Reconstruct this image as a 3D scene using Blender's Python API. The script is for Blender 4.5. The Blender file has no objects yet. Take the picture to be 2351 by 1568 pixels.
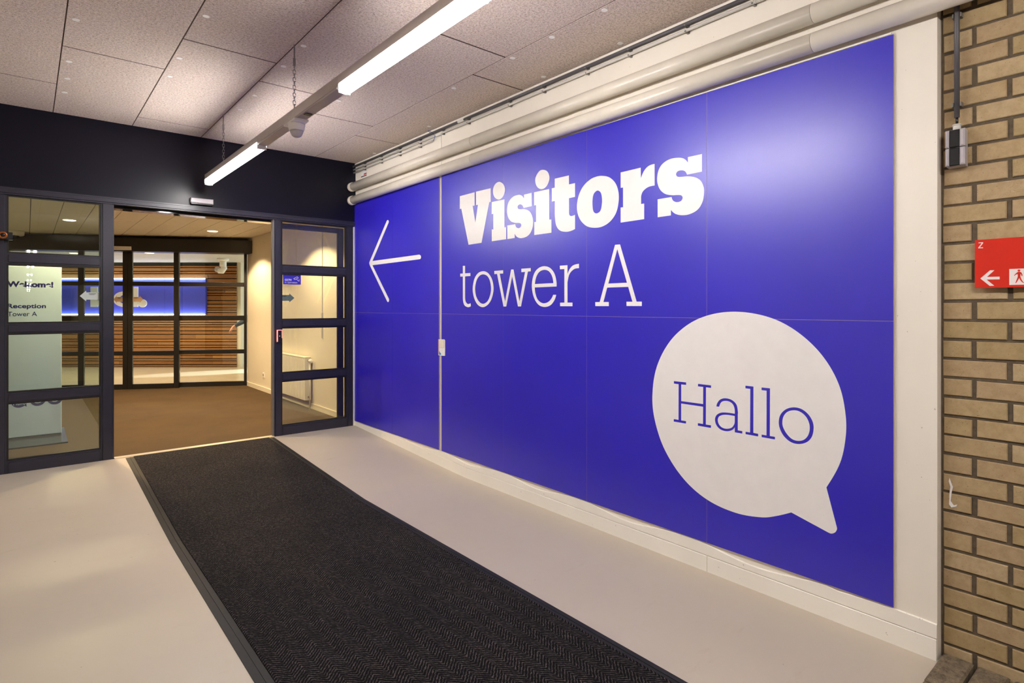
import bpy, bmesh, math, random
from mathutils import Vector, Matrix
from mathutils.geometry import tessellate_polygon
random.seed(7)
SC = bpy.context.scene
COL = SC.collection
# ------------------------------------------------------------------ camera
F, CX, HY, H = 1328.0, 1175.5, 705.0, 1.52          # focal length (px of a 2351 wide frame), centre, horizon row, eye height
TH = math.radians(39.98)
S, C_ = math.sin(TH), math.cos(TH)
FWD, RGT, UP = Vector((S, C_, 0)), Vector((C_, -S, 0)), Vector((0, 0, 1))
CAMP = Vector((0, 0, H))
cd = bpy.data.cameras.new('camera')
cd.sensor_width = 36; cd.lens = F / 2351 * 36; cd.shift_y = -(784 - HY) / 2351
cd.clip_start = .05; cd.clip_end = 200
cam = bpy.data.objects.new('camera', cd); COL.objects.link(cam)
cam.location = CAMP; cam.rotation_euler = (math.pi / 2, 0, -TH)
SC.camera = cam
SC.view_settings.view_transform = 'Standard'; SC.view_settings.look = 'None'
SC.view_settings.gamma = 1; SC.view_settings.use_curve_mapping = False
SC.view_settings.exposure = 1.15
SC.cycles.use_denoising = True
SC.cycles.max_bounces = 10; SC.cycles.diffuse_bounces = 5; SC.cycles.glossy_bounces = 4
SC.cycles.transparent_max_bounces = 24; SC.cycles.sample_clamp_indirect = 6
w = bpy.data.worlds.new('world'); SC.world = w; w.use_nodes = True
w.node_tree.nodes['Background'].inputs[0].default_value = (.75, .78, .9, 1)
w.node_tree.nodes['Background'].inputs[1].default_value = .05

LAMP = 44.0        # linear luminaires
WARM = (1.0, .70, .36)

def lamp(name, kind, loc, power, color, parent=None, **kw):
    l = bpy.data.lights.new(name, kind); l.energy = power; l.color = color
    for k, v in kw.items():
        if k != 'aim': setattr(l, k, v)
    o = bpy.data.objects.new(name, l); COL.objects.link(o); o.location = loc
    if 'aim' in kw:
        o.rotation_euler = (Vector(kw['aim']) - Vector(loc)).to_track_quat('-Z', 'Y').to_euler()
    if parent: o.parent = parent; o.matrix_parent_inverse = parent.matrix_world.inverted() if False else Matrix.Translation(-parent.location)
    return o

# ------------------------------------------------------------------ helpers
class Fr:
    """a vertical plane: a runs along it, z up, n out of it towards the room"""
    def __init__(s, o, ex):
        s.o = Vector(o); s.ex = Vector(ex).normalized(); s.en = s.ex.cross(UP)
    def w(s, a, z, n=0): return Vector((s.o.x, s.o.y, 0)) + s.ex * a + s.en * n + Vector((0, 0, z))
    def px(s, u, v=HY, n=0):
        d = FWD + RGT * ((u - CX) / F) + UP * ((HY - v) / F)
        p0 = Vector((s.o.x, s.o.y, 0)) + s.en * n
        t = (p0 - CAMP).dot(s.en) / d.dot(s.en)
        p = CAMP + d * t
        return ((p - p0).dot(s.ex), p.z)
    def a(s, u, n=0): return s.px(u, HY, n)[0]
def onz(u, v, z):
    d = FWD + RGT * ((u - CX) / F) + UP * ((HY - v) / F)
    t = (z - H) / d.z
    return CAMP + d * t
def CF(lat, d, z=0): return RGT * lat + FWD * d + Vector((0, 0, z))

D = 6.48
FY = Fr((0, D, 0), (1, 0, 0))                # door screen
FX = Fr((3.0, 0, 0), (0, -1, 0))             # white right wall, a = -Y
FB = Fr((3.05, 0, 0), (0, -1, 0))            # brick wall
FV = Fr((3.06, 0, 0), (0, -1, 0))            # vestibule right wall
PA, PB = CF(-4.796, 10.45), CF(-6.9, 10.03)
FI = Fr(PA, PA - PB)                         # inner screen
FW = Fr(CF(0, 13.7), RGT)                    # timber wall of the lobby
FT = Fr((0, 8.1, 0), (1, 0, 0))              # face of the welcome totem
WORLD = None

def fin(bm): bmesh.ops.recalc_face_normals(bm, faces=bm.faces)
def obj(name, bm, m, parent=None, smooth=False, kind=None):
    me = bpy.data.meshes.new(name)
    if isinstance(bm, bmesh.types.BMesh):
        fin(bm)
        bm.to_mesh(me); bm.free()
    else: me = bm
    if m and not me.materials: me.materials.append(m)
    if smooth:
        for p in me.polygons: p.use_smooth = True
    o = bpy.data.objects.new(name, me); COL.objects.link(o)
    if parent is not None:
        o.parent = parent; o.matrix_parent_inverse = Matrix.Translation(-parent.location)
    if kind: o['kind'] = kind
    return o
def struct(name, bm, m, **k): return obj(name, bm, m, kind='structure', **k)
def tag(o, label, cat, group=None):
    o['label'] = label; o['category'] = cat
    if group: o['group'] = group
    return o
def thing(name, label, cat, loc, group=None):
    o = bpy.data.objects.new(name, None); COL.objects.link(o); o.location = loc
    o.empty_display_size = .05
    return tag(o, label, cat, group)
def nb(): return bmesh.new()
def hexa(bm, p):
    v = [bm.verts.new(x) for x in p]
    for f in ((0, 1, 2, 3), (7, 6, 5, 4), (0, 4, 5, 1), (1, 5, 6, 2), (2, 6, 7, 3), (3, 7, 4, 0)):
        bm.faces.new([v[i] for i in f])
    return bm
def bx(bm, x0, x1, y0, y1, z0, z1):
    return hexa(bm, [(x0, y0, z0), (x1, y0, z0), (x1, y1, z0), (x0, y1, z0), (x0, y0, z1), (x1, y0, z1), (x1, y1, z1), (x0, y1, z1)])
def fb(bm, fr, a0, a1, z0, z1, n0, n1, ch=0):
    c = ch
    return hexa(bm, [fr.w(a0, z0, n0), fr.w(a1, z0, n0), fr.w(a1, z1, n0), fr.w(a0, z1, n0),
                     fr.w(a0 + c, z0 + c, n1), fr.w(a1 - c, z0 + c, n1), fr.w(a1 - c, z1 - c, n1), fr.w(a0 + c, z1 - c, n1)])
def fbc(bm, fr, a0, a1, z0, z1, n0, n1, ch):
    """box whose room-side edges are chamfered"""
    nm = n1 - ch
    fb(bm, fr, a0, a1, z0, z1, n0, nm)
    return fb(bm, fr, a0, a1, z0, z1, nm, n1, ch)
def tube(bm, p0, p1, r, seg=16, r1=None, caps=True):
    p0, p1 = Vector(p0), Vector(p1); r1 = r if r1 is None else r1
    ax = (p1 - p0).normalized()
    t = ax.orthogonal().normalized(); b = ax.cross(t)
    A, B = [], []
    for i in range(seg):
        an = 2 * math.pi * i / seg
        dr = t * math.cos(an) + b * math.sin(an)
        A.append(bm.verts.new(p0 + dr * r)); B.append(bm.verts.new(p1 + dr * r1))
    for i in range(seg):
        j = (i + 1) % seg
        bm.faces.new([A[i], A[j], B[j], B[i]])
    if caps: bm.faces.new(A); bm.faces.new(B)
    return bm
def path_tube(bm, pts, r, seg=8):
    pts = [Vector(p) for p in pts]; rings = []
    for i, p in enumerate(pts):
        d = (pts[min(i + 1, len(pts) - 1)] - pts[max(i - 1, 0)]).normalized()
        t = d.cross(Vector((.13, .31, .94))).normalized(); b = d.cross(t)
        rings.append([bm.verts.new(p + (t * math.cos(2 * math.pi * k / seg) + b * math.sin(2 * math.pi * k / seg)) * r) for k in range(seg)])
    for A, B in zip(rings, rings[1:]):
        for k in range(seg): bm.faces.new([A[k], A[(k + 1) % seg], B[(k + 1) % seg], B[k]])
    bm.faces.new(rings[0]); bm.faces.new(rings[-1])
    return bm
def lathe(bm, prof, origin, axis=(0, 0, 1), seg=28):
    """prof: list of (radius, height along axis)"""
    o = Vector(origin); ax = Vector(axis).normalized(); t = ax.orthogonal().normalized(); b = ax.cross(t)
    rings = []
    for r, h in prof:
        if r < 1e-6: rings.append([bm.verts.new(o + ax * h)])
        else: rings.append([bm.verts.new(o + ax * h + (t * math.cos(2 * math.pi * k / seg) + b * math.sin(2 * math.pi * k / seg)) * r) for k in range(seg)])
    for A, B in zip(rings, rings[1:]):
        for k in range(seg):
            k2 = (k + 1) % seg
            q = [A[k % len(A)], A[k2 % len(A)], B[k2 % len(B)], B[k % len(B)]]
            q = [x for i, x in enumerate(q) if x not in q[:i]]
            if len(q) > 2: bm.faces.new(q)
    if len(rings[0]) > 1: bm.faces.new(rings[0])
    if len(rings[-1]) > 1: bm.faces.new(rings[-1])
    return bm
def smooth_path(pts, n=8):
    """pts: (x, y) corner or (x, y, 1) smooth; closed outline"""
    out = []; N = len(pts)
    P = [Vector(p[:2]) for p in pts]; sm = [len(p) > 2 for p in pts]
    for i in range(N):
        j = (i + 1) % N
        a, b = P[i], P[j]; L = (b - a).length
        if not sm[i] and not sm[j]: out.append(a); continue
        def tan(k): return (P[(k + 1) % N] - P[k - 1]).normalized()
        h1 = a + tan(i) * L / 3 if sm[i] else None
        h2 = b - tan(j) * L / 3 if sm[j] else None
        if h1 is None: h1 = a + (h2 - a) * .5
        if h2 is None: h2 = b + (h1 - b) * .5
        for k in range(n):
            t = k / n
            out.append(a * (1 - t) ** 3 + h1 * 3 * t * (1 - t) ** 2 + h2 * 3 * t * t * (1 - t) + b * t ** 3)
    return out
def flat(name, fr, contours, n, th, m, parent, kind=None):
    """flat piece with holes: contours are lists of (a, z) on the plane"""
    loops = [[Vector((p[0], p[1], 0)) for p in c] for c in contours]
    tris = tessellate_polygon(loops)
    bm = nb(); pts = [p for l in loops for p in l]
    fv = [bm.verts.new(fr.w(p.x, p.y, n + th)) for p in pts]; bv = [bm.verts.new(fr.w(p.x, p.y, n)) for p in pts]
    for t in tris:
        try: bm.faces.new([fv[i] for i in t])
        except ValueError: pass
    s = 0
    for l in loops:
        L = len(l)
        for k in range(L):
            i, j = s + k, s + (k + 1) % L
            try: bm.faces.new([fv[i], fv[j], bv[j], bv[i]])
            except ValueError: pass
        s += L
    return obj(name, bm, m, parent, kind=kind)
def glyph(name, fr, crop, contours, n, th, m, parent):
    """contours measured in an enlarged view (offset x, offset y, scale) of the surface and laid flat on it"""
    ox, oy, k = crop
    return flat(name, fr, [[fr.px(ox + p[0] / k, oy + p[1] / k, n) for p in smooth_path(c)] for c in contours], n, th, m, parent)
def text(name, fr, string, p_left, p_right, cap_v, n, m, parent, bold=0.0):
    """p_left/p_right: picture points of the baseline ends, cap_v: row of the capitals' top at the left"""
    cu = bpy.data.curves.new('t', 'FONT'); cu.body = string; cu.offset = bold; cu.extrude = .0
    ob = bpy.data.objects.new('t', cu); COL.objects.link(ob)
    dg = bpy.context.evaluated_depsgraph_get(); dg.update()
    me = bpy.data.meshes.new_from_object(ob.evaluated_get(dg))
    bpy.data.objects.remove(ob)
    xs = [v.co.x for v in me.vertices]; x0, x1 = min(xs), max(xs)
    a0, z0 = fr.px(*p_left, n); a1, _ = fr.px(*p_right, n); _, zc = fr.px(p_left[0], cap_v, n)
    sx = (a1 - a0) / (x1 - x0); sz = (zc - z0) / .70
    for v in me.vertices:
        v.co = fr.w(a0 + (v.co.x - x0) * sx, z0 + v.co.y * sz, n)
    me.materials.clear(); me.materials.append(m)
    me.name = name
    return obj(name, me, None, parent)

# ------------------------------------------------------------------ materials
def lin(h):
    c = [int(h[i:i + 2], 16) / 255 for i in (0, 2, 4)]
    return tuple(x / 12.92 if x <= .04045 else ((x + .055) / 1.055) ** 2.4 for x in c) + (1,)
class NT:
    def __init__(s, name):
        s.m = bpy.data.materials.new(name); s.m.use_nodes = True; s.t = s.m.node_tree; s.b = s.t.nodes['Principled BSDF']
    def n(s, typ, **k):
        x = s.t.nodes.new(typ)
        for a, v in k.items():
            if a.startswith('i_'):
                a = a[2:]; x.inputs[int(a) if a.isdigit() else a].default_value = v
            else: setattr(x, a, v)
        return x
    def l(s, a, b): s.t.links.new(a, b)
    def math(s, op, a, b=None, c=None):
        x = s.n('ShaderNodeMath', operation=op)
        for i, v in enumerate((a, b, c)):
            if v is None: continue
            if isinstance(v, (int, float)): x.inputs[i].default_value = v
            else: s.l(v, x.inputs[i])
        return x.outputs[0]
    def co(s): return s.n('ShaderNodeTexCoord').outputs['Object']
    def noise(s, scale, detail=4, rough=.6, vec=None, stretch=None):
        x = s.n('ShaderNodeTexNoise'); x.inputs['Scale'].default_value = scale; x.inputs['Detail'].default_value = detail; x.inputs['Roughness'].default_value = rough
        v = vec or s.co()
        if stretch:
            mp = s.n('ShaderNodeMapping'); mp.inputs['Scale'].default_value = stretch; s.l(v, mp.inputs['Vector']); v = mp.outputs[0]
        s.l(v, x.inputs['Vector']); return x.outputs['Fac']
    def ramp(s, fac, stops):
        x = s.n('ShaderNodeValToRGB'); e = x.color_ramp.elements
        while len(e) < len(stops): e.new(.5)
        for el, (p, c) in zip(e, stops): el.position = p; el.color = c if len(c) == 4 else tuple(c) + (1,)
        s.l(fac, x.inputs[0]); return x.outputs[0]
    def mix(s, fac, a, b, typ='MIX'):
        x = s.n('ShaderNodeMix', data_type='RGBA', blend_type=typ)
        for i, v in ((0, fac), (6, a), (7, b)):
            if isinstance(v, (int, float, tuple)): x.inputs[i].default_value = v
            else: s.l(v, x.inputs[i])
        return x.outputs[2]
    def bump(s, h, strength=.3, dist=.002):
        x = s.n('ShaderNodeBump'); x.inputs['Strength'].default_value = strength; x.inputs['Distance'].default_value = dist
        s.l(h, x.inputs['Height']); s.l(x.outputs[0], s.b.inputs['Normal'])
    def color(s, v):
        if isinstance(v, tuple): s.b.inputs['Base Color'].default_value = v
        else: s.l(v, s.b.inputs['Base Color'])
def simple(name, hexc, rough=.5, metal=0, var=.04, scale=12, spec=.5, bump=0):
    t = NT(name); c = lin(hexc)
    f = t.noise(scale, 5)
    t.color(t.ramp(f, [(.3, tuple(x * (1 - var) for x in c[:3])), (.7, tuple(min(1, x * (1 + var)) for x in c[:3]))]))
    t.b.inputs['Roughness'].default_value = rough; t.b.inputs['Metallic'].default_value = metal
    t.b.inputs['Specular IOR Level'].default_value = spec
    if bump: t.bump(t.noise(scale * 30, 3), bump, .001)
    return t.m
def emit(name, col, strength):
    t = NT(name); t.color((.8, .8, .8, 1)); t.b.inputs['Emission Color'].default_value = tuple(col) + (1,); t.b.inputs['Emission Strength'].default_value = strength
    return t.m
M = {}
def wall_paint(name, hexc, rough=.45):
    t = NT(name); c = lin(hexc)
    f = t.noise(2.2, 5); g = t.noise(55, 2, .5)
    base = t.ramp(f, [(.25, tuple(x * .93 for x in c[:3])), (.75, c[:3])])
    spots = t.ramp(g, [(.0, (0, 0, 0)), (.24, (0, 0, 0)), (.26, (1, 1, 1))])
    t.color(t.mix(1.0, base, t.mix(.35, (1, 1, 1, 1), spots), 'MULTIPLY'))
    t.b.inputs['Roughness'].default_value = rough
    t.bump(t.noise(160, 3), .08, .001)
    return t.m
M['white_wall'] = wall_paint('white_wall_paint', 'f4ede1')
M['skirting'] = wall_paint('skirting_paint', 'faf6ec', .38)
M['vest_wall'] = wall_paint('vestibule_wall_paint', 'efe6d2', .6)
M['black_wall'] = simple('black_wall_paint', '08081a', .34, var=.15, scale=4, spec=.3)
M['frame'] = simple('anthracite_frame', '2c2b38', .32, var=.12, scale=8)
M['frame_dark'] = simple('dark_inner_frame', '1b1817', .4, var=.1)
M['board_edge'] = simple('board_edge', 'b9a8a8', .6)
M['pipe'] = simple('cream_pvc', 'e2dbcd', .22, var=.05, scale=6)
M['con_dark'] = simple('dark_grey_conduit', '57555a', .4)
M['con_light'] = simple('light_grey_conduit', 'd2cfca', .35)
M['white_plastic'] = simple('white_plastic', 'f6f4f0', .35)
M['clip'] = simple('grey_clip', '77736e', .4)
M['steel'] = simple('galvanised_steel', '8f8d8b', .35, metal=.9)
M['rail'] = simple('rail_aluminium', 'b4aca8', .38, metal=.35)
M['lamp'] = emit('lamp_diffuser', (1, .955, .92), LAMP)
M['downlight'] = emit('downlight_lens', (1, .72, .35), 9)
M['led'] = emit('led_bar', (.93, .97, 1), 8)
M['red_led'] = emit('red_led_edge', (1, .04, .03), 1.0)
M['sheet_white'] = simple('white_print', 'f2efee', .33, var=.02)
M['black_plastic'] = simple('black_plastic', '17181a', .3)
M['silver'] = simple('silver_plastic', 'bdb8bd', .35)
M['copper'] = simple('copper_ring', 'a8683c', .3, metal=.7)
M['rubber'] = simple('black_rubber', '151414', .62, var=.2, scale=20)
M['red'] = simple('red_sign', 'd42103', .38, var=.03)
M['sign_white'] = simple('sign_white', 'f0e6e4', .4, var=.02)
M['brass'] = simple('brass_valve', '9a8560', .3, metal=.8)
M['radiator'] = simple('radiator_enamel', 'ece6d6', .35, var=.02)
M['threshold'] = simple('threshold_metal', 'd8c9ae', .3, metal=.3)
M['totem'] = simple('totem_white', 'cfdde8', .22, var=.02)
M['ink'] = simple('dark_purple_ink', '241b63', .4)
M['plinth'] = simple('dark_plinth', '2a2925', .25)
M['lobby_ceiling'] = simple('lobby_ceiling_paint', 'd2d2cc', .6)
M['lobby_floor'] = simple('lobby_floor', 'c9b899', .22, var=.05, scale=3)
M['lobby_wall'] = simple('lobby_wall_paint', 'd9cdb4', .6)
M['skin'] = simple('skin', 'c98f72', .5)
M['jacket'] = simple('navy_jacket', '1d2f42', .8, var=.15, scale=30)
M['trousers'] = simple('dark_trousers', '22222a', .8)
M['hair'] = simple('brown_hair', '3a281c', .6)
M['arrow_sticker'] = simple('pale_sticker', 'b9c2bd', .5)
M['tan_sticker'] = simple('tan_sticker', 'b79c86', .5)
M['mortar'] = simple('dark_mortar', '5f5343', .95, var=.25, scale=60, bump=.4)
M['dark'] = simple('dark_void', '0c0b0b', .8)
M['blue_wire'] = simple('blue_wire', '1747a0', .4)
M['sky_blue'] = simple('sky_blue_print', '1a8fd8', .4)

def blue_mat():
    t = NT('blue_print'); c = (.0175, .0055, .54, 1)
    f = t.noise(1.6, 4)
    t.color(t.ramp(f, [(.3, tuple(x * .92 for x in c[:3])), (.7, tuple(x * 1.06 for x in c[:3]))]))
    t.b.inputs['Roughness'].default_value = .37; t.b.inputs['IOR'].default_value = 1.8
    t.bump(t.noise(240, 2), .12, .0006)
    return t.m
M['blue'] = blue_mat()
def floor_mat():
    t = NT('grey_coated_floor')
    a = t.ramp(t.noise(1.1, 6, .62), [(.3, lin('bdb2a1')), (.72, lin('c3b8a8'))])
    sp = t.ramp(t.noise(38, 3, .5), [(.0, (0, 0, 0)), (.235, (.0, 0, 0)), (.25, (1, 1, 1))])
    smear = t.ramp(t.noise(3, 6, .7, stretch=(1, 3, 1)), [(.6, (1, 1, 1)), (.85, lin('f0e9e0'))])
    c = t.mix(.5, (1, 1, 1, 1), sp); c = t.mix(1.0, a, c, 'MULTIPLY'); t.color(t.mix(1.0, c, smear, 'MULTIPLY'))
    t.b.inputs['Roughness'].default_value = .42
    t.bump(t.noise(9, 4), .05, .004)
    return t.m
M['floor'] = floor_mat()
def wool_mat():
    t = NT('wood_wool_board')
    n1 = t.noise(70, 4, .8); n2 = t.noise(170, 3, .8); n3 = t.noise(3, 4)
    f = t.math('ADD', t.math('MULTIPLY', n1, .55), t.math('MULTIPLY', n2, .45))
    c = t.ramp(f, [(.38, lin('4a3a30')), (.455, lin('bca99c')), (.55, lin('e2d4ca')), (.66, lin('f6ede6'))])
    c = t.mix(.28, c, t.ramp(n3, [(.3, lin('dccabb')), (.7, lin('e2d5cc'))]), 'MIX')
    tint = t.n('ShaderNodeObjectInfo')
    c = t.mix(1.0, c, t.ramp(tint.outputs['Random'], [(0, (.96, .95, .94)), (1, (1, 1, 1))]), 'MULTIPLY')
    t.color(c); t.b.inputs['Roughness'].default_value = .95
    t.bump(f, .9, .005)
    return t.m
M['wool'] = wool_mat()
def brick_mat():
    t = NT('sand_lime_brick')
    oi = t.n('ShaderNodeObjectInfo').outputs['Random']
    vec = t.n('ShaderNodeTexCoord').outputs['Object']
    off = t.n('ShaderNodeVectorMath', operation='ADD'); t.l(vec, off.inputs[0])
    sc = t.math('MULTIPLY', oi, 37.0); cb = t.n('ShaderNodeCombineXYZ'); t.l(sc, cb.inputs[0]); t.l(cb.outputs[0], off.inputs[1])
    base = t.ramp(oi, [(0, lin('a8926a')), (.35, lin('b39c76')), (.7, lin('b09876')), (1, lin('bba682'))])
    n = t.noise(26, 6, .7, off.outputs[0]); n2 = t.noise(160, 2, .6, off.outputs[0])
    c = t.mix(1.0, base, t.ramp(n, [(.3, (.80, .76, .68)), (.6, (1, 1, 1))]), 'MULTIPLY')
    c = t.mix(1.0, c, t.ramp(n2, [(.27, (.55, .45, .35)), (.33, (1, 1, 1))]), 'MULTIPLY')
    t.color(c); t.b.inputs['Roughness'].default_value = .85
    t.bump(n2, .35, .0015)
    return t.m
M['brick'] = brick_mat()
def stone_mat():
    t = NT('concrete_paver')
    n = t.noise(30, 8, .75); n2 = t.noise(140, 3, .7)
    c = t.ramp(n, [(.3, lin('4c4336')), (.5, lin('796b57')), (.68, lin('95866f')), (.8, lin('c9bda8'))])
    c = t.mix(1.0, c, t.ramp(n2, [(.3, (.6, .6, .6)), (.5, (1, 1, 1))]), 'MULTIPLY')
    t.color(c); t.b.inputs['Roughness'].default_value = .95; t.bump(n, .8, .006)
    return t.m
M['stone'] = stone_mat()
def mat_mat():
    t = NT('herringbone_mat_fibre')
    sep = t.n('ShaderNodeSeparateXYZ'); t.l(t.co(), sep.inputs[0])
    wob = t.math('MULTIPLY', t.math('SUBTRACT', t.noise(70, 4, .7), .5), .026)
    P = .104
    fx = t.math('FRACT', t.math('DIVIDE', sep.outputs[0], P))
    tri = t.math('MULTIPLY', t.math('ABSOLUTE', t.math('SUBTRACT', fx, .5)), P * 1.05)
    yy = t.math('ADD', t.math('ADD', sep.outputs[1], tri), wob)
    st = t.math('SINE', t.math('MULTIPLY', yy, 2 * math.pi / .0185))
    st = t.math('MULTIPLY_ADD', st, .5, .5)
    sp = t.noise(420, 3, .8); big = t.noise(2.2, 3); mid = t.noise(60, 3)
    h = t.math('MULTIPLY', t.math('ADD', t.math('MULTIPLY', st, t.math('MULTIPLY_ADD', mid, 1.2, .2)), t.math('MULTIPLY', sp, 1.1)), .5)
    c = t.ramp(h, [(.32, lin('030303')), (.46, lin('141213')), (.60, lin('353131')), (.76, lin('6a6360'))])
    c = t.mix(1.0, c, t.ramp(big, [(.3, (.75, .75, .76)), (.7, (1.15, 1.12, 1.1))]), 'MULTIPLY')
    dust = t.ramp(t.noise(260, 2, .5), [(.74, (0, 0, 0)), (.78, (1, 1, 1))])
    t.color(t.mix(t.math('MULTIPLY', dust, .35), c, lin('8d7a66')))
    t.b.inputs['Roughness'].default_value = .9; t.b.inputs['Specular IOR Level'].default_value = .2
    t.bump(h, 1.0, .007)
    return t.m
M['mat'] = mat_mat()
def carpet_mat():
    t = NT('vestibule_carpet')
    n = t.noise(300, 3, .8); b = t.noise(2.5, 4)
    c = t.ramp(n, [(.36, lin('1c140a')), (.5, lin('48341b')), (.66, lin('8f713f'))])
    t.color(t.mix(1.0, c, t.ramp(b, [(.3, (.8, .8, .8)), (.7, (1.1, 1.1, 1.1))]), 'MULTIPLY'))
    t.b.inputs['Roughness'].default_value = .95; t.bump(n, .8, .004)
    return t.m
M['carpet'] = carpet_mat()
def plank_mat():
    t = NT('oak_plank')
    oi = t.n('ShaderNodeObjectInfo').outputs['Random']
    base = t.ramp(oi, [(0, lin('9a6631')), (.3, lin('84552a')), (.6, lin('a5733a')), (1, lin('8b5c2f'))])
    g = t.noise(14, 6, .65, stretch=(1, 1, 14))
    t.color(t.mix(1.0, base, t.ramp(g, [(.3, (.78, .74, .7)), (.7, (1.1, 1.1, 1.1))]), 'MULTIPLY'))
    t.b.inputs['Roughness'].default_value = .5
    return t.m
M['plank'] = plank_mat()
M['ceil_tile'] = simple('cream_ceiling_tile', 'f6efdf', .75, var=.02)
def glass(name, tint, f0=.06):
    t = NT(name); t.t.nodes.remove(t.b)
    tr = t.n('ShaderNodeBsdfTransparent'); tr.inputs[0].default_value = tint
    gl = t.n('ShaderNodeBsdfGlossy'); gl.inputs['Roughness'].default_value = .0; gl.inputs[0].default_value = (1, 1, 1, 1)
    fr = t.n('ShaderNodeFresnel'); fr.inputs[0].default_value = 1.5
    mx = t.n('ShaderNodeMixShader'); t.l(t.math('MULTIPLY', fr.outputs[0], f0 / .04), mx.inputs[0])
    t.l(tr.outputs[0], mx.inputs[1]); t.l(gl.outputs[0], mx.inputs[2])
    t.l(mx.outputs[0], t.t.nodes['Material Output'].inputs[0])
    return t.m
M['glass'] = glass('tinted_glass', (.78, .87, .84, 1), .07)
M['glass_right'] = glass('pale_tinted_glass', (.96, .97, .93, 1), .035)
M['glass_in'] = glass('clear_glass', (.93, .96, .95, 1), .04)

# ------------------------------------------------------------------ large structure
YW = .725                                            # near end of the white wall, where the brickwork starts
def rz(y):                                            # floor level: flat, then ramp up to the door
    return 0.0 if y < 4.25 else .112 * min(1, (y - 4.25) / (D - 4.25))
bm = nb()
xs = [-6.0, 3.2]; ys = [YW, 4.05, 4.25, 4.5, 5.3, D]
zz = [0, 0, .002, rz(4.5), rz(5.3), .112]
rows = [[bm.verts.new((x, y, z)) for x in xs] for y, z in zip(ys, zz)]
for A, B in zip(rows, rows[1:]): bm.faces.new([A[0], A[1], B[1], B[0]])
low = [bm.verts.new((x, y, -.12)) for x, y in ((-6, YW), (3.2, YW), (3.2, D), (-6, D))]
bm.faces.new([rows[0][0], rows[0][1], low[1], low[0]])
floor = struct('floor', bm, M['floor'])
bm = nb(); bx(bm, -6, 6, -56, YW - .003, -.2, -.035); struct('ground', bm, M['stone'])

# white right wall with its own end face, a joint line above the boards
bm = nb(); bx(bm, 3.0, 3.2, YW + .006, D, -.1, 3.3)
wr = struct('wall_right', bm, M['white_wall'])
aj = FX.a(1013.5)
bm = nb(); fb(bm, FX, aj - .007, aj + .003, .16, 3.2, 0, .006)
obj('joint_strip', bm, M['skirting'], wr)
# dark slot and mortar bed of the brick wall
bm = nb(); bx(bm, 3.057, 3.25, -6.0, YW + .005, -.1, 3.4)
wb = struct('wall_right_brick', bm, M['mortar'])
def brick_mesh(L, hh=.0705, d=.03):
    b = nb(); fbc(b, Fr((0, 0, 0), (0, -1, 0)), 0, L, 0, hh, -.02, .007, .003); fin(b)
    me = bpy.data.meshes.new('brick'); b.to_mesh(me); b.free(); me.materials.append(M['brick']); return me
bfull, bhalf = brick_mesh(.213), brick_mesh(.098)
Z0, PC = 1.545 + .006, .0824
for k in range(-19, 22):
    z = Z0 + PC * k
    y = .721
    seq = [bhalf] if k % 2 else [bfull]
    seq += [bfull] * 5
    for me in seq:
        L = .098 if me is bhalf else .213
        if y < -.42: break
        o = bpy.data.objects.new('brick', me); COL.objects.link(o); o.parent = wb
        o.location = (3.057 + random.uniform(-.0015, .0015), y + random.uniform(-.002, .002), z + random.uniform(-.0015, .0015))
        o.rotation_euler = (random.uniform(-.008, .008), 0, random.uniform(-.004, .004))
        y -= L + .017

drip = [(2180, 1097), (2183, 1105), (2188, 1118), (2185, 1130), (2182.5, 1150), (2190, 1160), (2198, 1158), (2196, 1163), (2184, 1165), (2179, 1158), (2180, 1130), (2182, 1118), (2178, 1105)]
flat('paint_drip', FB, [[FB.px(u, v, .003) for u, v in drip]], .0025, .0008, M['sheet_white'], wb)
# black wall over the doors
bm = nb(); bx(bm, -6, 3.0, D, D + .12, 2.535, 3.3)
struct('wall_front', bm, M['black_wall'])
# left and back of the passage (beyond the frame)
bm = nb(); bx(bm, -2.65, -2.5, -56, D + .1, -.2, 3.4); struct('wall_left', bm, M['white_wall'])
bm = nb(); bx(bm, -6, -2.45, D, D + .12, -.1, 2.535); struct('wall_front_left', bm, M['black_wall'])
bm = nb(); bx(bm, 3.2, 3.3, -56, -6, -.2, 3.4); struct('wall_right_far', bm, M['lobby_wall'])
bm = nb(); bx(bm, -6.2, 3.3, -56.2, -56, -.2, 3.4); struct('wall_back', bm, M['dark'])

# ceiling of wood wool boards
bm = nb(); bx(bm, -6.2, 3.3, -56, D, 3.2302, 3.35)
ceil = struct('ceiling', bm, simple('joint_shadow', '46362a', .95))
bm = nb(); bx(bm, -6.2, 3.2, -56, -3.0, 3.228, 3.246); obj('ceiling_board_far', bm, M['wool'], ceil)
strips = [(-1.575, 5.1), (-.992, 4.4), (-.408, 5.64), (.175, 4.79), (.76, 4.17), (1.342, 4.58), (1.925, 5.04), (2.51, 5.42)]
edges = [s[0] for s in strips] + [3.0]
FZ = None
def ceil_board(x0, x1, y0, y1):
    b = nb(); g = .0028; c = .008
    hexa(b, [(x0 + g, y0 + g, 3.246), (x1 - g, y0 + g, 3.246), (x1 - g, y1 - g, 3.246), (x0 + g, y1 - g, 3.246),
             (x0 + g, y0 + g, 3.232), (x1 - g, y0 + g, 3.232), (x1 - g, y1 - g, 3.232), (x0 + g, y1 - g, 3.232)])
    hexa(b, [(x0 + g, y0 + g, 3.232), (x1 - g, y0 + g, 3.232), (x1 - g, y1 - g, 3.232), (x0 + g, y1 - g, 3.232),
             (x0 + g + c / 6, y0 + g + c, 3.228), (x1 - g - c / 6, y0 + g + c, 3.228), (x1 - g - c / 6, y1 - g - c, 3.228), (x0 + g + c / 6, y1 - g - c, 3.228)])
    obj('ceiling_board', b, M['wool'], ceil)
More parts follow.
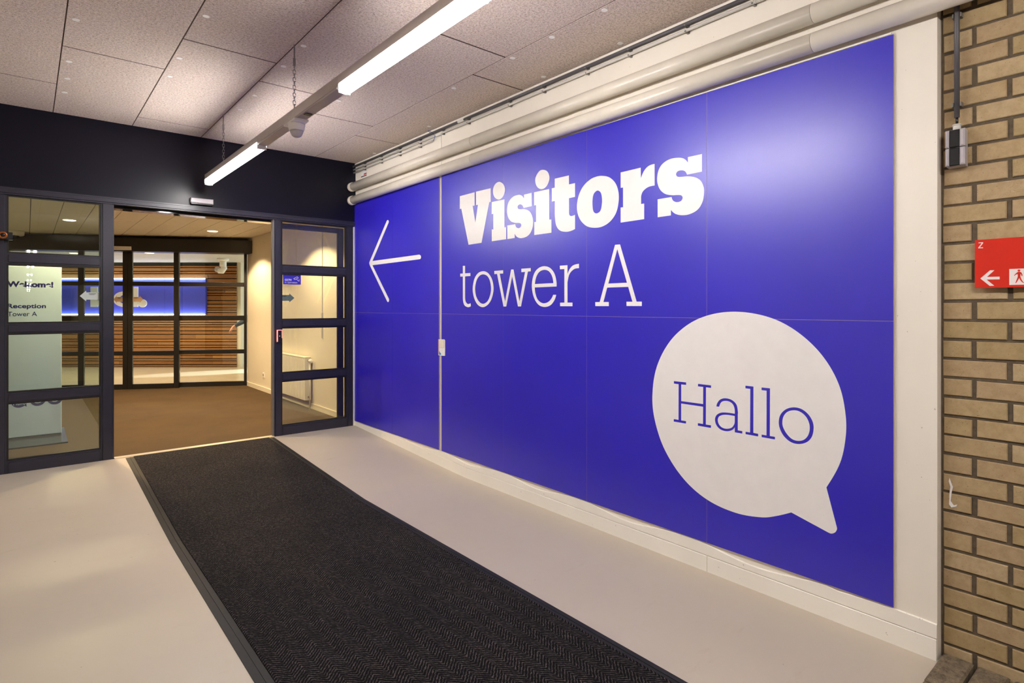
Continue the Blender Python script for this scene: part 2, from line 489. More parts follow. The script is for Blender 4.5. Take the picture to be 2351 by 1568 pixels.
for (x0, yj), x1 in zip(strips, edges[1:]):
    cuts = [D] + [yj + 1.975 * k for k in (2, 1, 0, -1, -2, -3, -4) if -3.0 < yj + 1.975 * k < D - .1] + [-3.0]
    for a, b in zip(cuts, cuts[1:]): ceil_board(x0, x1, b, a)
for x0, x1, yj in ((-2.9, -1.575, 4.6), (-4.4, -2.9, 5.2), (-6.0, -4.4, 4.2)):
    cuts = [D, yj, yj - 2.4, -3.0]
    for a, b in zip(cuts, cuts[1:]): ceil_board(x0, x1, b, a)
for (u, v) in ((174, 45), (158, 141), (154, 180), (148, 212), (412, 133), (390, 175), (473, 37), (585, 219), (651, 152), (551, 251), (697, 105),
               (778, 231), (1388, 23), (1267, 85), (1177, 133), (1115, 5), (1424, 99), (1248, 176), (1042, 202), (945, 330), (985, 290), (860, 352)):
    p = onz(u, v, 3.228); b = nb(); tube(b, (p.x, p.y, 3.23), (p.x, p.y, 3.2255), .019, 14); obj('screw_plug', b, M['white_plastic'], ceil)

# skirting: lower board follows the floor, upper board has a wavy top edge
def skirt(name, ztop, zbot, n1, y0, y1, step=.05):
    b = nb(); n = int((y1 - y0) / step) + 1; R = []
    for i in range(n + 1):
        y = y0 + (y1 - y0) * i / n; zb, zt = zbot(y), max(zbot(y) + .001, ztop(y))
        R.append([b.verts.new(FX.w(-y, zb, 0)), b.verts.new(FX.w(-y, zb, n1)), b.verts.new(FX.w(-y, zt - .003, n1)), b.verts.new(FX.w(-y, zt, n1 - .003)), b.verts.new(FX.w(-y, zt, 0))])
    for A, B in zip(R, R[1:]):
        for k in range(4): b.faces.new([A[k], A[k + 1], B[k + 1], B[k]])
    b.faces.new(R[0]); b.faces.new(R[-1])
    return b
cutY = [YW + .006, -FX.a(1625), -FX.a(1072), D]
wavy = lambda y: min(.166, .147 + .020 * math.cos(2 * math.pi * (y - 2.84) / .87)) if y > 1.15 else .150 + .012 * math.cos(2 * math.pi * (y - .9) / 1.1)
sk = struct('baseboard_right', skirt('x', wavy, lambda y: min(rz(y) + .095, .16), .008, cutY[0], D), M['skirting'])
for a, b in zip(cutY, cutY[1:]):
    obj('skirting_board', skirt('x', lambda y: min(rz(y) + .091, .158), lambda y: rz(y) - .01, .009, a + .0015, b - .0015), M['skirting'], sk)

# ------------------------------------------------------------------ vestibule and lobby shells
yl = FI.px(0, HY)
XL = -2.45
bm = nb(); bx(bm, 3.06, 3.2, D + .12, 11.12, 0, 2.9)
wv = struct('wall_vestibule', bm, M['vest_wall'])
bm = nb(); fb(bm, FV, -11.1, -(D + .12), .1, .172, 0, .014); struct('baseboard_vestibule', bm, M['vest_wall'])
bm = nb(); bx(bm, XL - .1, XL, D + .12, 14.2, 0, 2.9); struct('wall_vestibule_left', bm, M['vest_wall'])
pe = FI.w(.02, 0); aL = (XL - PA.x) / FI.ex.x; pl = FI.w(aL, 0)
def poly(name, pts, z0, z1, m):
    b = nb(); A = [b.verts.new((p[0], p[1], z0)) for p in pts]; B = [b.verts.new((p[0], p[1], z1)) for p in pts]
    b.faces.new(A); b.faces.new(B)
    for i in range(len(A)):
        j = (i + 1) % len(A); b.faces.new([A[i], A[j], B[j], B[i]])
    return struct(name, b, m)
poly('floor_vestibule', [(XL, D + .06), (3.06, D + .06), (3.06, 11.08), (pl.x, pl.y)], .02, .1, M['carpet'])
L0, L1, L2, L3 = FI.w(-12, 0), FI.w(9, 0), FI.w(9, 0, -9), FI.w(-12, 0, -9)
poly('floor_lobby', [L0, L1, L2, L3], -.05, .098, M['lobby_floor'])
q0, q1 = FI.w(-12, 0, -.1), FI.w(9, 0, -.1)
poly('ceiling_lobby', [q0, q1, L2, L3], 2.58, 2.75, M['lobby_ceiling'])
bm = nb(); fb(bm, FI, -12, aL - .02, 0, 2.9, -.1, 0); struct('wall_lobby_left', bm, M['lobby_wall'])
bm = nb(); fb(bm, FI, .02, 9, 0, 2.9, -.12, -.02); struct('wall_lobby_right', bm, M['lobby_wall'])
bm = nb(); fb(bm, FI, aL - .02, .02, 2.50, 2.9, -.1, .03); struct('wall_lobby_header', bm, M['frame_dark'])
# vestibule ceiling boards
bm = nb(); bx(bm, XL, 3.2, D + .12, 14.2, 2.762, 2.85); cv = struct('ceiling_vestibule', bm, M['dark'])
x = .034 - .3 * 9
while x < 3.06:
    xa, xb = max(x, XL), min(x + .3, 3.06)
    if xb - xa > .02:
        for ya, yb in ((D + .12, 7.9), (7.9, 9.87), (9.87, 11.84), (11.84, 14.1)):
            b = nb(); g = .004
            bx(b, xa + g, xb - g, ya + g, yb - g, 2.75, 2.763); obj('ceiling_panel', b, M['ceil_tile'], cv)
    x += .3
# lobby far walls
bm = nb(); fb(bm, FW, -17, -6.54, 0, 2.75, -.15, -.03)
ww = struct('wall_timber', bm, simple('dark_green_backing', '1c231d', .7))
bm = nb(); hexa(bm, [CF(-6.54, 13.75, 0), CF(-6.45, 13.75, 0), CF(-6.50, 17, 0), CF(-6.60, 17, 0), CF(-6.54, 13.75, 2.75), CF(-6.45, 13.75, 2.75), CF(-6.50, 17, 2.75), CF(-6.60, 17, 2.75)])
struct('wall_timber_return', bm, M['lobby_wall'])
bm = nb(); fb(bm, Fr(CF(0, 17.2), RGT), -7, 8, 0, 2.75, -.1, 0); struct('wall_lobby_back', bm, M['lobby_wall'])

# ------------------------------------------------------------------ door screen
def member(bm, fr, a0, a1, z0, z1, nb_, nf):
    fb(bm, fr, a0, a1, z0, z1, nb_, nf - .012)
    i = .012
    fb(bm, fr, a0 + i, a1 - i, z0 + (i if z1 - z0 < .5 else 0), z1 - (i if z1 - z0 < .5 else 0), nf - .012, nf, .002)
def part_member(name, fr, a0, a1, z0, z1, nb_, nf, m, parent):
    b = nb(); member(b, fr, a0, a1, z0, z1, nb_, nf); return obj(name, b, m, parent)
RAILS = [(1.89, 1.978), (1.295, 1.38), (.706, .792)]
ZB, ZT = .215, 2.472
aY = lambda u: FY.a(u)
def screen(name, posts, gaps, zb=.1, gl='glass'):
    """posts: list of (a0, a1); gaps: glass bays between them"""
    b = nb()
    for a0, a1 in posts: member(b, FY, a0, a1, zb, ZT, -.07, 0)
    o = struct(name, b, M['frame'])
    for a0, a1 in gaps:
        part_member('bottom_rail', FY, a0, a1, zb, ZB, -.07, -.002, M['frame'], o)
        for z0, z1 in RAILS: part_member('transom', FY, a0, a1, z0, z1, -.07, -.002, M['frame'], o)
        zs = [ZB] + [x for r in reversed(RAILS) for x in r] + [ZT]
        for z0, z1 in zip(zs[0::2], zs[1::2]):
            g = nb(); fb(g, FY, a0, a1, z0, z1, -.042, -.036); obj('pane', g, M[gl], o)
            g = nb(); q = .012
            fb(g, FY, a0, a0 + q, z0, z1, -.055, -.02); fb(g, FY, a1 - q, a1, z0, z1, -.055, -.02)
            fb(g, FY, a0 + q, a1 - q, z0, z0 + q, -.055, -.02); fb(g, FY, a0 + q, a1 - q, z1 - q, z1, -.055, -.02)
            obj('glazing_bead', g, M['frame_dark'], o)
    return o
w1 = screen('window_1', [(aY(-18), aY(15)), (aY(232), aY(262))], [(aY(15), aY(232)), ], )
w0 = screen('window_3', [(-2.45, -2.38), (-1.30, -1.23)], [(-2.38, -1.30), (-1.23, aY(-18))])
w2 = screen('window_2', [(aY(630), aY(647)), (aY(797), 2.972)], [(aY(647), aY(797))], gl='glass_right')
bm = nb(); fb(bm, FY, 2.973, 2.999, .10, 2.53, -.1, .004); struct('trim_6', bm, M['skirting'])
bm = nb(); fb(bm, FY, -2.45, 3.0, ZT, 2.535, -.12, .004); fb(bm, FY, -2.45, 3.0, ZT + .012, 2.522, .004, .012, .003)
struct('trim_1', bm, M['frame'])
bm = nb(); fb(bm, FY, aY(262) - .02, aY(630) + .02, 2.448, ZT, -.22, -.08); struct('trim_2', bm, simple('polished_track', '2a2a2c', .06, metal=.8))
bm = nb(); fb(bm, FY, aY(627), aY(630), .112, ZT, -.07, -.01); struct('trim_3', bm, M['clip'])
bm = nb(); fb(bm, FY, aY(262), aY(630), .10, .120, -.05, .012, .003)
tag(obj('threshold_strip', bm, M['threshold']), 'pale metal threshold strip across the doorway between mat and carpet', 'threshold')
# sliding leaf parked behind the right side light
bm = nb()
l0, l1 = aY(634), FY.a(788, -.15); li = FY.a(774.5, -.15)
for a0, a1 in ((l0, l0 + .06), (li, l1)): member(bm, FY, a0, a1, .115, 2.46, -.17, -.13)
dl = struct('door_1', bm, M['frame'])
for z0, z1 in [(.115, .2), (2.40, 2.46)] + [(z0 + .012, z1 - .012) for z0, z1 in RAILS]:
    part_member('rail', FY, l0 + .06, li, z0, z1, -.17, -.13, M['frame'], dl)
bm = nb(); fb(bm, FY, l0 + .06, li, .2, 2.40, -.153, -.147); obj('pane', bm, M['glass_in'], dl)

# sensor box above the doorway
p0 = FY.px(438, 453, .05); p1 = FY.px(490.5, 470, .05)
s = thing('door_sensor', 'small silver motion sensor box above the open doorway', 'sensor', FY.w((p0[0] + p1[0]) / 2, 2.525, 0))
za, zb_ = FY.px(464, 469.5, .05)[1], FY.px(464, 455.5, .05)[1]
bm = nb(); fbc(bm, FY, p0[0], p1[0], za + .012, zb_, 0, .05, .006); obj('housing', bm, M['silver'], s)
bm = nb(); fb(bm, FY, p0[0] + .006, p1[0] - .006, za, za + .012, .002, .042); obj('lens_strip', bm, M['black_plastic'], s)
# access reader with red light edge
r0, rz1 = FY.px(636, 757.5, .02); r1, rz0 = FY.px(647.2, 786.5, .02)
s = thing('access_reader', 'black card reader with glowing red edge on the door post', 'reader', FY.w((r0 + r1) / 2, rz0, 0))
bm = nb(); fbc(bm, FY, r0, r1, rz0, rz1, 0, .026, .004); obj('body', bm, M['black_plastic'], s)
bm = nb(); e = .006
fb(bm, FY, r0 - .001, r0 + e, rz0 + .012, rz1, .010, .030); fb(bm, FY, r0 + e, r1 - .003, rz1 - e, rz1 + .001, .010, .030); fb(bm, FY, r1 - .003, r1 + .001, rz0 + .05, rz1, .010, .028)
obj('light_edge', bm, M['red_led'], s)
bm = nb(); fb(bm, FY, (r0 + r1) / 2 - .004, (r0 + r1) / 2 + .004, (rz0 + rz1) / 2 - .004, (rz0 + rz1) / 2 + .008, .026, .0275); obj('icon', bm, M['sign_white'], s)
# camera on the left post
ca, cz = FY.px(7, 540, .14)
s = thing('door_camera', 'dark camera with copper coloured lens ring on the left door post', 'camera', FY.w(ca, cz, 0))
b0, bz0 = FY.px(-6, 549, .06); b1, bz1 = FY.px(29, 534, .06)
bm = nb(); fbc(bm, FY, b0, b1, bz0, bz1, 0, .075, .006); obj('housing', bm, M['black_plastic'], s)
bm = nb(); lathe(bm, [(.029, 0), (.032, .008), (.031, .022), (.022, .027), (.016, .020), (.0, .020)], FY.w(FY.a(6, .1), FY.px(6, 539, .1)[1], .07), FY.en, 24); obj('lens_ring', bm, M['copper'], s, True)
bm = nb(); lathe(bm, [(.015, 0), (.013, .004), (.0, .007)], FY.w(FY.a(6, .1), FY.px(6, 539, .1)[1], .09), FY.en, 20); obj('lens', bm, M['black_plastic'], s, True)
# stickers on the glass
def arrow_sticker(fr, u0, u1, v0, v1, n, left, label, m, group=None, cut=0):
    a0, z0 = fr.px(u0, v1, n); a1, z1 = fr.px(u1, v0, n); hm = (z0 + z1) / 2; hh = (z1 - z0)
    L = a1 - a0; hd = L * .33
    pts = [(a0, hm), (a0 + hd, z1), (a0 + hd, hm + hh * .33), (a1, hm + hh * .33), (a1, hm - hh * .33), (a0 + hd, hm - hh * .33), (a0 + hd, z0)]
    if not left: pts = [(a0 + a1 - p[0], p[1]) for p in pts][::-1]
    o = thing('arrow_sticker', label, 'sticker', fr.w(a0, z0, n), group)
    flat('film', fr, [pts], n, .001, m, o)
    b = nb()
    c = a0 + L * (.45 if left else .12)
    fb(b, fr, c, c + L * .38, hm + hh * .19, hm + hh * .235, n + .001, n + .0014)
    fb(b, fr, c + L * .04, c + L * .3, hm + hh * .11, hm + hh * .14, n + .001, n + .0014)
    obj('small_print', b, M['frame'], o)
arrow_sticker(FY, 183, 228, 667.5, 692, -.034, True, 'pale left-pointing arrow sticker on the left side light beside the welcome totem', M['arrow_sticker'])
arrow_sticker(FY, 640, 676, 674, 694, -.145, False, 'blue-grey right-pointing arrow sticker on glass under the blue camera notice', simple('blue_grey_sticker', '8ba6a8', .5))
c0, cz1 = FY.px(650.3, 630.5, -.034); c1, cz0 = FY.px(690.5, 654, -.034)
s = thing('camera_notice', 'small blue CCTV in operation notice on the right side light', 'notice', FY.w(c0, cz0, -.03))
zA = FY.px(650.3, 652.5, -.034)[1]
bm = nb(); fb(bm, FY, c0, c1, zA, cz1, -.035, -.033); obj('film', bm, M['blue'], s)
text('lettering', FY, 'CCTV', (653.9, 644.6), (670, 645.2), 640.2, -.0325, M['sheet_white'], s, .035)
text('lettering', FY, 'in operation', (653.9, 649.8), (682.5, 651.2), 646.0, -.0325, M['sheet_white'], s)
def line_print(name, fr, pts, wd, n, m, parent):
    """closed or open line of given width printed on a surface, pts in picture points"""
    q = [Vector(fr.px(u, v, n)) for u, v in pts]; b = nb()
    for p, r in zip(q, q[1:]):
        d = (r - p).normalized() * wd / 2; nrm = Vector((-d.y, d.x))
        vs = [p - d + nrm, r + d + nrm, r + d - nrm, p - d - nrm]
        b.faces.new([b.verts.new(fr.w(x.x, x.y, n)) for x in vs])
    return obj(name, b, m, parent)
line_print('camera_icon', FY, [(674.3, 639.7), (682.5, 635.3), (685, 638), (677, 642), (674.3, 639.7)], .005, -.0325, M['sheet_white'], s)
line_print('camera_icon', FY, [(681, 640.5), (683.5, 644), (686.8, 645.6), (686.8, 641.5)], .005, -.0325, M['sheet_white'], s)

# ------------------------------------------------------------------ mat
mx0, mx1 = .705, 2.045
bm = nb()
ys = [-1.6, 2, 4.25, 4.35, 4.6] + [4.6 + .15 * i for i in range(1, 12)] + [6.44]
def mat_strip(bm, x0, x1, h0, h1, hb=None):
    R = [[bm.verts.new((x0, y, rz(y) + .0005)), bm.verts.new((x0, y, rz(y) + h0)), bm.verts.new((x1, y, rz(y) + h1)), bm.verts.new((x1, y, rz(y) + .0005))] for y in ys if y <= 6.45]
    for A, B in zip(R, R[1:]):
        for k in range(4): bm.faces.new([A[k], A[(k + 1) % 4], B[(k + 1) % 4], B[k]])
    bm.faces.new(R[0]); bm.faces.new(R[-1])
ys = [y if y > YW else YW + .03 for y in ys][1:]
ys = [YW + .02] + ys[0:]
mt = thing('entrance_mat', 'long black herringbone ribbed mat with rubber border leading to the doorway', 'mat', (1.37, 3, 0))
mat_strip(bm, mx0 + .062, mx1 - .055, .011, .011); obj('ribbed_pile', bm, M['mat'], mt)
bm = nb(); mat_strip(bm, mx0, mx0 + .0618, .0035, .006); obj('rubber_border', bm, M['rubber'], mt)
bm = nb(); mat_strip(bm, mx1 - .0548, mx1, .006, .0035); obj('rubber_border', bm, M['rubber'], mt)
for xx in (mx0 + .034, mx1 - .03):
    bm = nb(); mat_strip(bm, xx, xx + .003, .0072, .0072); obj('border_ridge', bm, M['rubber'], mt)

# ------------------------------------------------------------------ blue wall graphics
zb_, ztop_far, ztop_near, zs = .169, None, None, 1.4565
def ztop(u): return FX.px(u, 467 - .3123 * (u - 816))[1]
def zbot(u): return FX.px(u, 965 + .3452 * (u - 816))[1]
TB = .012
def board(name, label, us):
    g = thing(name, label, 'wall graphic', FX.w(FX.a(us[0]), .17, 0))
    a0, a1 = FX.a(us[0]), FX.a(us[-1])
    b = nb(); z = [(a0, zbot(us[0])), (a1, zbot(us[-1])), (a1, ztop(us[-1])), (a0, ztop(us[0]))]
    flat('backing_board', FX, [z], .0005, TB, M['board_edge'], g); b.free()
    s = .0011
    for u0, u1 in zip(us, us[1:]):
        p, q = FX.a(u0) + (s if u0 != us[0] else 0), FX.a(u1) - (s if u1 != us[-1] else 0)
        flat('print_sheet', FX, [[(p, zbot(u0)), (q, zbot(u1)), (q, zs - s), (p, zs - s)]], TB + .0005, .0012, M['blue'], g)
        flat('print_sheet', FX, [[(p, zs + s), (q, zs + s), (q, ztop(u1)), (p, ztop(u0))]], TB + .0005, .0012, M['blue'], g)
    return g
NP = TB + .0019
gA = board('arrow_graphic', 'narrow blue wall board with a thin white left arrow beside the doors', [816.5, 903, 1010.5])
gV = board('visitor_graphic', 'wide blue wall board reading Visitors tower A with a Hallo speech bubble', [1016.5, 1158, 1350, 1625.5, 2053.5])
SW = M['sheet_white']
V1, V2, V3 = (1040, 380, 7.84), (1220, 370, 8.709), (1410, 340, 8.709)
T1, T2 = (1045, 600, 11.755), (1215, 550, 8.707)
H1, H2 = (1530, 860, 10.455), (1690, 870, 9.225)
def G(crop, *cs, m=SW, n=NP, th=.0006, name='letter'): glyph(name, FX, crop, cs, n, th, m, gV)
def sm(*p): return [(x, y, 1) for x, y in p]
G(V1, [(124, 552), (389, 481), (389, 720), (354, 728), (403, 1032), (450, 706), (416, 714), (415, 471), (678, 409), (680, 655), (651, 660), (514, 1391), (281, 1426), (150, 775), (124, 783)])
G(V1, [(698, 658), (925, 608), (925, 1112), (956, 1111), (957, 1326), (699, 1363), (699, 1150), (727, 1150), (726, 870), (698, 876)])
G(V1, sm((843, 295), (908, 340), (934, 430), (912, 535), (862, 597), (812, 612), (750, 570), (721, 480), (735, 380), (785, 312)), name='letter_dot')
G(V1, [(1415, 493), (1419, 730), (1271, 762), (1250, 717, 1), (1212, 699, 1), (1175, 715, 1), (1162, 745, 1), (1174, 778, 1), (1210, 787, 1), (1290, 787, 1), (1368, 818, 1), (1418, 890, 1), (1441, 1010, 1), (1422, 1150, 1), (1350, 1262, 1), (1230, 1307, 1), (1152, 1285, 1), (1112, 1225), (1112, 1303), (979, 1325), (979, 1080), (1120, 1055), (1138, 1108, 1), (1177, 1128, 1), (1215, 1110, 1), (1229, 1070, 1), (1216, 1042, 1), (1180, 1033, 1), (1110, 1030, 1), (1040, 1000, 1), (990, 920, 1), (974, 800, 1), (1000, 665, 1), (1080, 565, 1), (1190, 528, 1), (1245, 550, 1), (1278, 595), (1279, 524)])
G(V2, [(53, 623), (355, 557), (358, 1168), (399, 1166), (401, 1430), (59, 1477), (59, 1218), (94, 1215), (94, 878), (57, 886)])
G(V2, sm((243, 173), (322, 210), (361, 320), (340, 430), (280, 525), (196, 558), (122, 520), (81, 420), (88, 320), (165, 195)), name='letter_dot')
G(V2, [(468, 351), (750, 285), (752, 465), (872, 438), (872, 714), (752, 740), (753, 1030), (765, 1082, 1), (800, 1097, 1), (872, 1072), (872, 1357), (780, 1398, 1), (680, 1412, 1), (570, 1385, 1), (500, 1290, 1), (472, 1120, 1), (469, 980), (469, 797), (410, 806), (408, 543), (468, 529)])
G(V2, sm((1415, 294), (1560, 325), (1680, 440), (1742, 620), (1742, 830), (1690, 1040), (1570, 1210), (1410, 1310), (1250, 1332), (1110, 1300), (990, 1190), (925, 1040), (912, 880), (950, 680), (1040, 500), (1180, 365), (1300, 310)), sm((1336, 589), (1388, 630), (1412, 740), (1408, 880), (1375, 1000), (1300, 1044), (1245, 1010), (1224, 900), (1224, 760), (1245, 660), (1290, 603)))
G(V3, [(131, 487), (531, 391), (535, 605), (600, 455, 1), (690, 358, 1), (809, 316), (810, 748), (680, 780, 1), (580, 860, 1), (543, 945, 1), (539, 1000), (539, 1117), (601, 1108), (601, 1420), (131, 1490), (131, 1187), (179, 1182), (178, 788), (131, 796)])
G(V3, [(1756, 119), (1756, 470), (1458, 530), (1420, 465, 1), (1350, 444, 1), (1270, 465, 1), (1238, 520, 1), (1262, 568, 1), (1330, 576, 1), (1470, 566, 1), (1620, 585, 1), (1730, 655, 1), (1790, 780, 1), (1797, 900, 1), (1765, 1080, 1), (1670, 1230, 1), (1510, 1320, 1), (1350, 1342, 1), (1220, 1312, 1), (1135, 1235), (1136, 1346), (871, 1383), (871, 1024), (1149, 978), (1180, 1050, 1), (1255, 1080, 1), (1340, 1055, 1), (1371, 995, 1), (1350, 950, 1), (1290, 938, 1), (1150, 941, 1), (1020, 915, 1), (920, 830, 1), (868, 700, 1), (862, 580, 1), (895, 430, 1), (975, 310, 1), (1120, 220, 1), (1300, 193, 1), (1400, 215, 1), (1478, 290), (1474, 181)])
G(T1, [(208, 122), (268, 120), (268, 323), (412, 313), (412, 395), (268, 407), (268, 980), (287, 1090, 1), (340, 1150, 1), (385, 1145, 1), (418, 1130), (424, 1210), (385, 1230, 1), (340, 1236, 1), (265, 1200, 1), (222, 1110, 1), (208, 980), (208, 409), (137, 414), (137, 332), (208, 327)])
G(T1, sm((765, 266), (880, 310), (985, 460), (1033, 660), (1030, 830), (970, 1040), (870, 1180), (745, 1236), (620, 1180), (520, 1010), (476, 800), (482, 650), (530, 450), (630, 310)), sm((765, 352), (860, 390), (930, 500), (966, 680), (962, 830), (915, 1000), (850, 1100), (748, 1145), (650, 1090), (570, 950), (540, 780), (547, 650), (590, 490), (670, 380)))
G(T1, [(1057, 259), (1295, 240), (1295, 327), (1203, 333), (1346, 1080), (1512, 221), (1575, 219), (1735, 1080), (1888, 285), (1787, 292), (1787, 199), (2040, 180), (2040, 268), (1965, 274), (1777, 1217), (1695, 1217), (1541, 405), (1379, 1219), (1305, 1220), (1132, 340), (1057, 345)])
G(T2, [(547, 938), (112, 957), (122, 1060, 1), (165, 1190, 1), (235, 1257, 1), (305, 1273, 1), (390, 1240, 1), (450, 1170, 1), (480, 1104), (541, 1104), (500, 1220, 1), (420, 1315, 1), (305, 1347, 1), (190, 1305, 1), (100, 1170, 1), (56, 980, 1), (62, 820, 1), (110, 660, 1), (200, 562, 1), (312, 532, 1), (420, 570, 1), (505, 680, 1), (545, 840, 1)], [(114, 888), (145, 740, 1), (210, 640, 1), (312, 605, 1), (400, 640, 1), (460, 740, 1), (483, 870)])
G(T2, [(613, 522), (766, 511), (766, 690), (810, 590, 1), (880, 515, 1), (995, 484), (995, 572), (900, 590, 1), (812, 680, 1), (770, 830, 1), (766, 900), (766, 1260), (865, 1260), (865, 1332), (618, 1332), (618, 1262), (704, 1260), (704, 589), (615, 594)])
G(T2, [(1717, 105), (1816, 96), (2148, 1240), (2251, 1240), (2251, 1328), (1945, 1328), (1945, 1243), (2064, 1242), (1980, 945), (1560, 960), (1484, 1248), (1592, 1247), (1592, 1330), (1322, 1330), (1322, 1250), (1410, 1249)], [(1762, 190), (1955, 862), (1582, 880)])
# speech bubble and its word
def tl(x, y): return ((1780 + x / 9.8 - 1460) * 2.6133, (1080 + y / 9.8 - 680) * 2.6133)
BU = [(932, 1297), (845, 1318, 1), (760, 1327, 1), (600, 1300, 1), (430, 1222, 1), (290, 1100, 1), (175, 925, 1), (115, 750, 1), (99, 600, 1), (125, 425, 1), (205, 270, 1), (320, 165, 1), (450, 110, 1), (600, 93, 1), (760, 115, 1), (900, 170, 1), (1040, 272, 1), (1150, 400, 1), (1225, 550, 1), (1259, 720, 1), (1258, 850, 1), (1225, 1000, 1), (1143, 1147),
      tl(1383, 1270), tl(1389, 1320) + (1,), tl(1350, 1388) + (1,), tl(1270, 1420) + (1,), tl(1200, 1400)]
G((1460, 680, 2.6133), BU, name='speech_bubble')
BL = M['blue']
def Gh(crop, *cs): G(crop, *cs, m=BL, n=NP + .0006)
Gh(H1, [(182, 156), (473, 187), (473, 247), (355, 235), (355, 636), (882, 707), (884, 296), (759, 281), (761, 222), (1073, 259), (1072, 318), (950, 303), (946, 1198), (1070, 1218), (1068, 1279), (756, 1224), (756, 1165), (880, 1187), (882, 770), (354, 692), (354, 1100), (471, 1117), (470, 1175), (178, 1125), (179, 1067), (292, 1087), (295, 229), (182, 215)])
Gh(H1, [(1201, 762), (1228, 675, 1), (1300, 595, 1), (1415, 568, 1), (1570, 610, 1), (1680, 720, 1), (1715, 890, 1), (1713, 960), (1713, 1338), (1822, 1357), (1820, 1415), (1643, 1384), (1643, 1260), (1575, 1330, 1), (1450, 1357, 1), (1310, 1320, 1), (1210, 1225, 1), (1168, 1090, 1), (1200, 980, 1), (1290, 920, 1), (1415, 910, 1), (1643, 940), (1638, 820, 1), (1595, 710, 1), (1510, 645, 1), (1410, 630, 1), (1320, 660, 1), (1265, 770)],
   [(1643, 993), (1450, 963, 1), (1340, 970, 1), (1260, 1010, 1), (1232, 1090, 1), (1265, 1200, 1), (1345, 1275, 1), (1460, 1300, 1), (1570, 1270, 1), (1630, 1190, 1), (1643, 1120)])
Gh(H2, [(199, 142), (367, 161), (365, 1142), (468, 1162), (467, 1217), (202, 1168), (202, 1117), (297, 1134), (302, 210), (199, 197)])
Gh(H2, [(540, 180), (718, 198), (714, 1208), (823, 1227), (822, 1281), (543, 1231), (543, 1178), (645, 1196), (648, 248), (540, 236)])
Gh(H2, sm((1220, 601), (1380, 635), (1520, 740), (1615, 890), (1642, 1040), (1605, 1220), (1500, 1335), (1330, 1377), (1160, 1335), (1010, 1205), (925, 1040), (905, 900), (945, 750), (1060, 640)), sm((1225, 662), (1350, 690), (1470, 785), (1543, 920), (1561, 1060), (1525, 1195), (1440, 1285), (1320, 1312), (1190, 1275), (1080, 1170), (1003, 1040), (978, 930), (1005, 790), (1090, 695)))
glyph('arrow', FX, (830, 490, 7.125), [[(412, 125), (430, 107, 1), (446, 125, 1), (446, 145), (180, 778), (945, 674), (967, 690, 1), (973, 715, 1), (966, 740, 1), (945, 750), (178, 847), (450, 1400), (450, 1430, 1), (435, 1450, 1), (418, 1435), (133, 842), (127, 812, 1), (135, 782)]], NP, .0006, SW, gA)
# remains of an older plate over the joint
s = thing('joint_plate', 'small cream and white plate stuck over the joint between the blue boards', 'plate', FX.w(aj, 1.2, 0))
k = (995, 770, 26.125)
glyph('base_plate', FX, k, [[(300, 235), (660, 240), (695, 275), (708, 330), (705, 1228), (560, 1225), (330, 1190), (300, 1150)]], NP + .001, .002, SW, s)
glyph('cover', FX, k, [[(400, 255), (650, 255), (650, 740), (400, 735)]], NP + .003, .006, M['board_edge'] if False else M['vest_wall'], s)
glyph('blue_mark', FX, k, [[(345, 920), (400, 1020, 1), (460, 1085), (455, 1160), (345, 1165)]], NP + .003, .0004, M['sky_blue'], s)
glyph('red_mark', FX, k, [[(305, 245), (335, 245), (335, 1150), (305, 1140)]], NP + .003, .0004, simple('faded_red', 'a8434a', .5), s)
# ------------------------------------------------------------------ pipes and conduits
def long_pipe(name, label, zf, zn, X, r, m, yj, parts='pipe_length', y0=-1.2, y1=6.405):
    t = thing(name, label, 'pipe', (X, y1, zf), None)
    zl = lambda y: zn + (zf - zn) * (y - .0) / (6.48)
    cuts = [y0] + list(yj) + [y1]
    for a, b in zip(cuts, cuts[1:]):
        bm = nb(); tube(bm, (X, a + .0012, zl(a)), (X, b - .0012, zl(b)), r, 40); obj(parts, bm, m, t, True)
        for p in obj_last().data.polygons:
            if len(p.vertices) > 4: p.use_smooth = False
    for j in yj:
        bm = nb(); tube(bm, (X, j - .004, zl(j)), (X, j + .004, zl(j)), r - .0015, 40); obj('joint_ring', bm, M['clip'], t)
    return t, zl
def obj_last(): return list(COL.objects)[-1]
yj = -Fr((2.938, 0, 0), (0, -1, 0)).a(1868)
for nm, lab, zf, zn in (('drain_pipe', 'upper cream round pipe running below the ceiling above the blue boards', 2.934, 2.955), ('drain_pipe', 'lower cream round pipe just above the top edge of the blue boards', 2.775, 2.817)):
    t, zl = long_pipe(nm, lab, zf, zn, 2.938, .047, M['pipe'], [yj, 4.02])
    bm = nb(); lathe(bm, [(.048, 0), (.054, .004), (.054, .05), (.049, .062), (.0, .066)], (2.938, 6.405, zl(6.4)), (0, 1, 0), 36); obj('end_cap', bm, M['pipe'], t, True)
    for yy in (5.6, 3.4, 1.3):
        bm = nb(); bx(bm, 2.95, 3.0, yy - .012, yy + .012, zl(yy) - .025, zl(yy) + .025); obj('bracket', bm, M['pipe'], t)
clipY = [6.2, 5.79, 5.38, 4.97, 4.56, 4.15, 3.58, 3.18, 2.74, 2.37, 1.95, 1.54, 1.13]
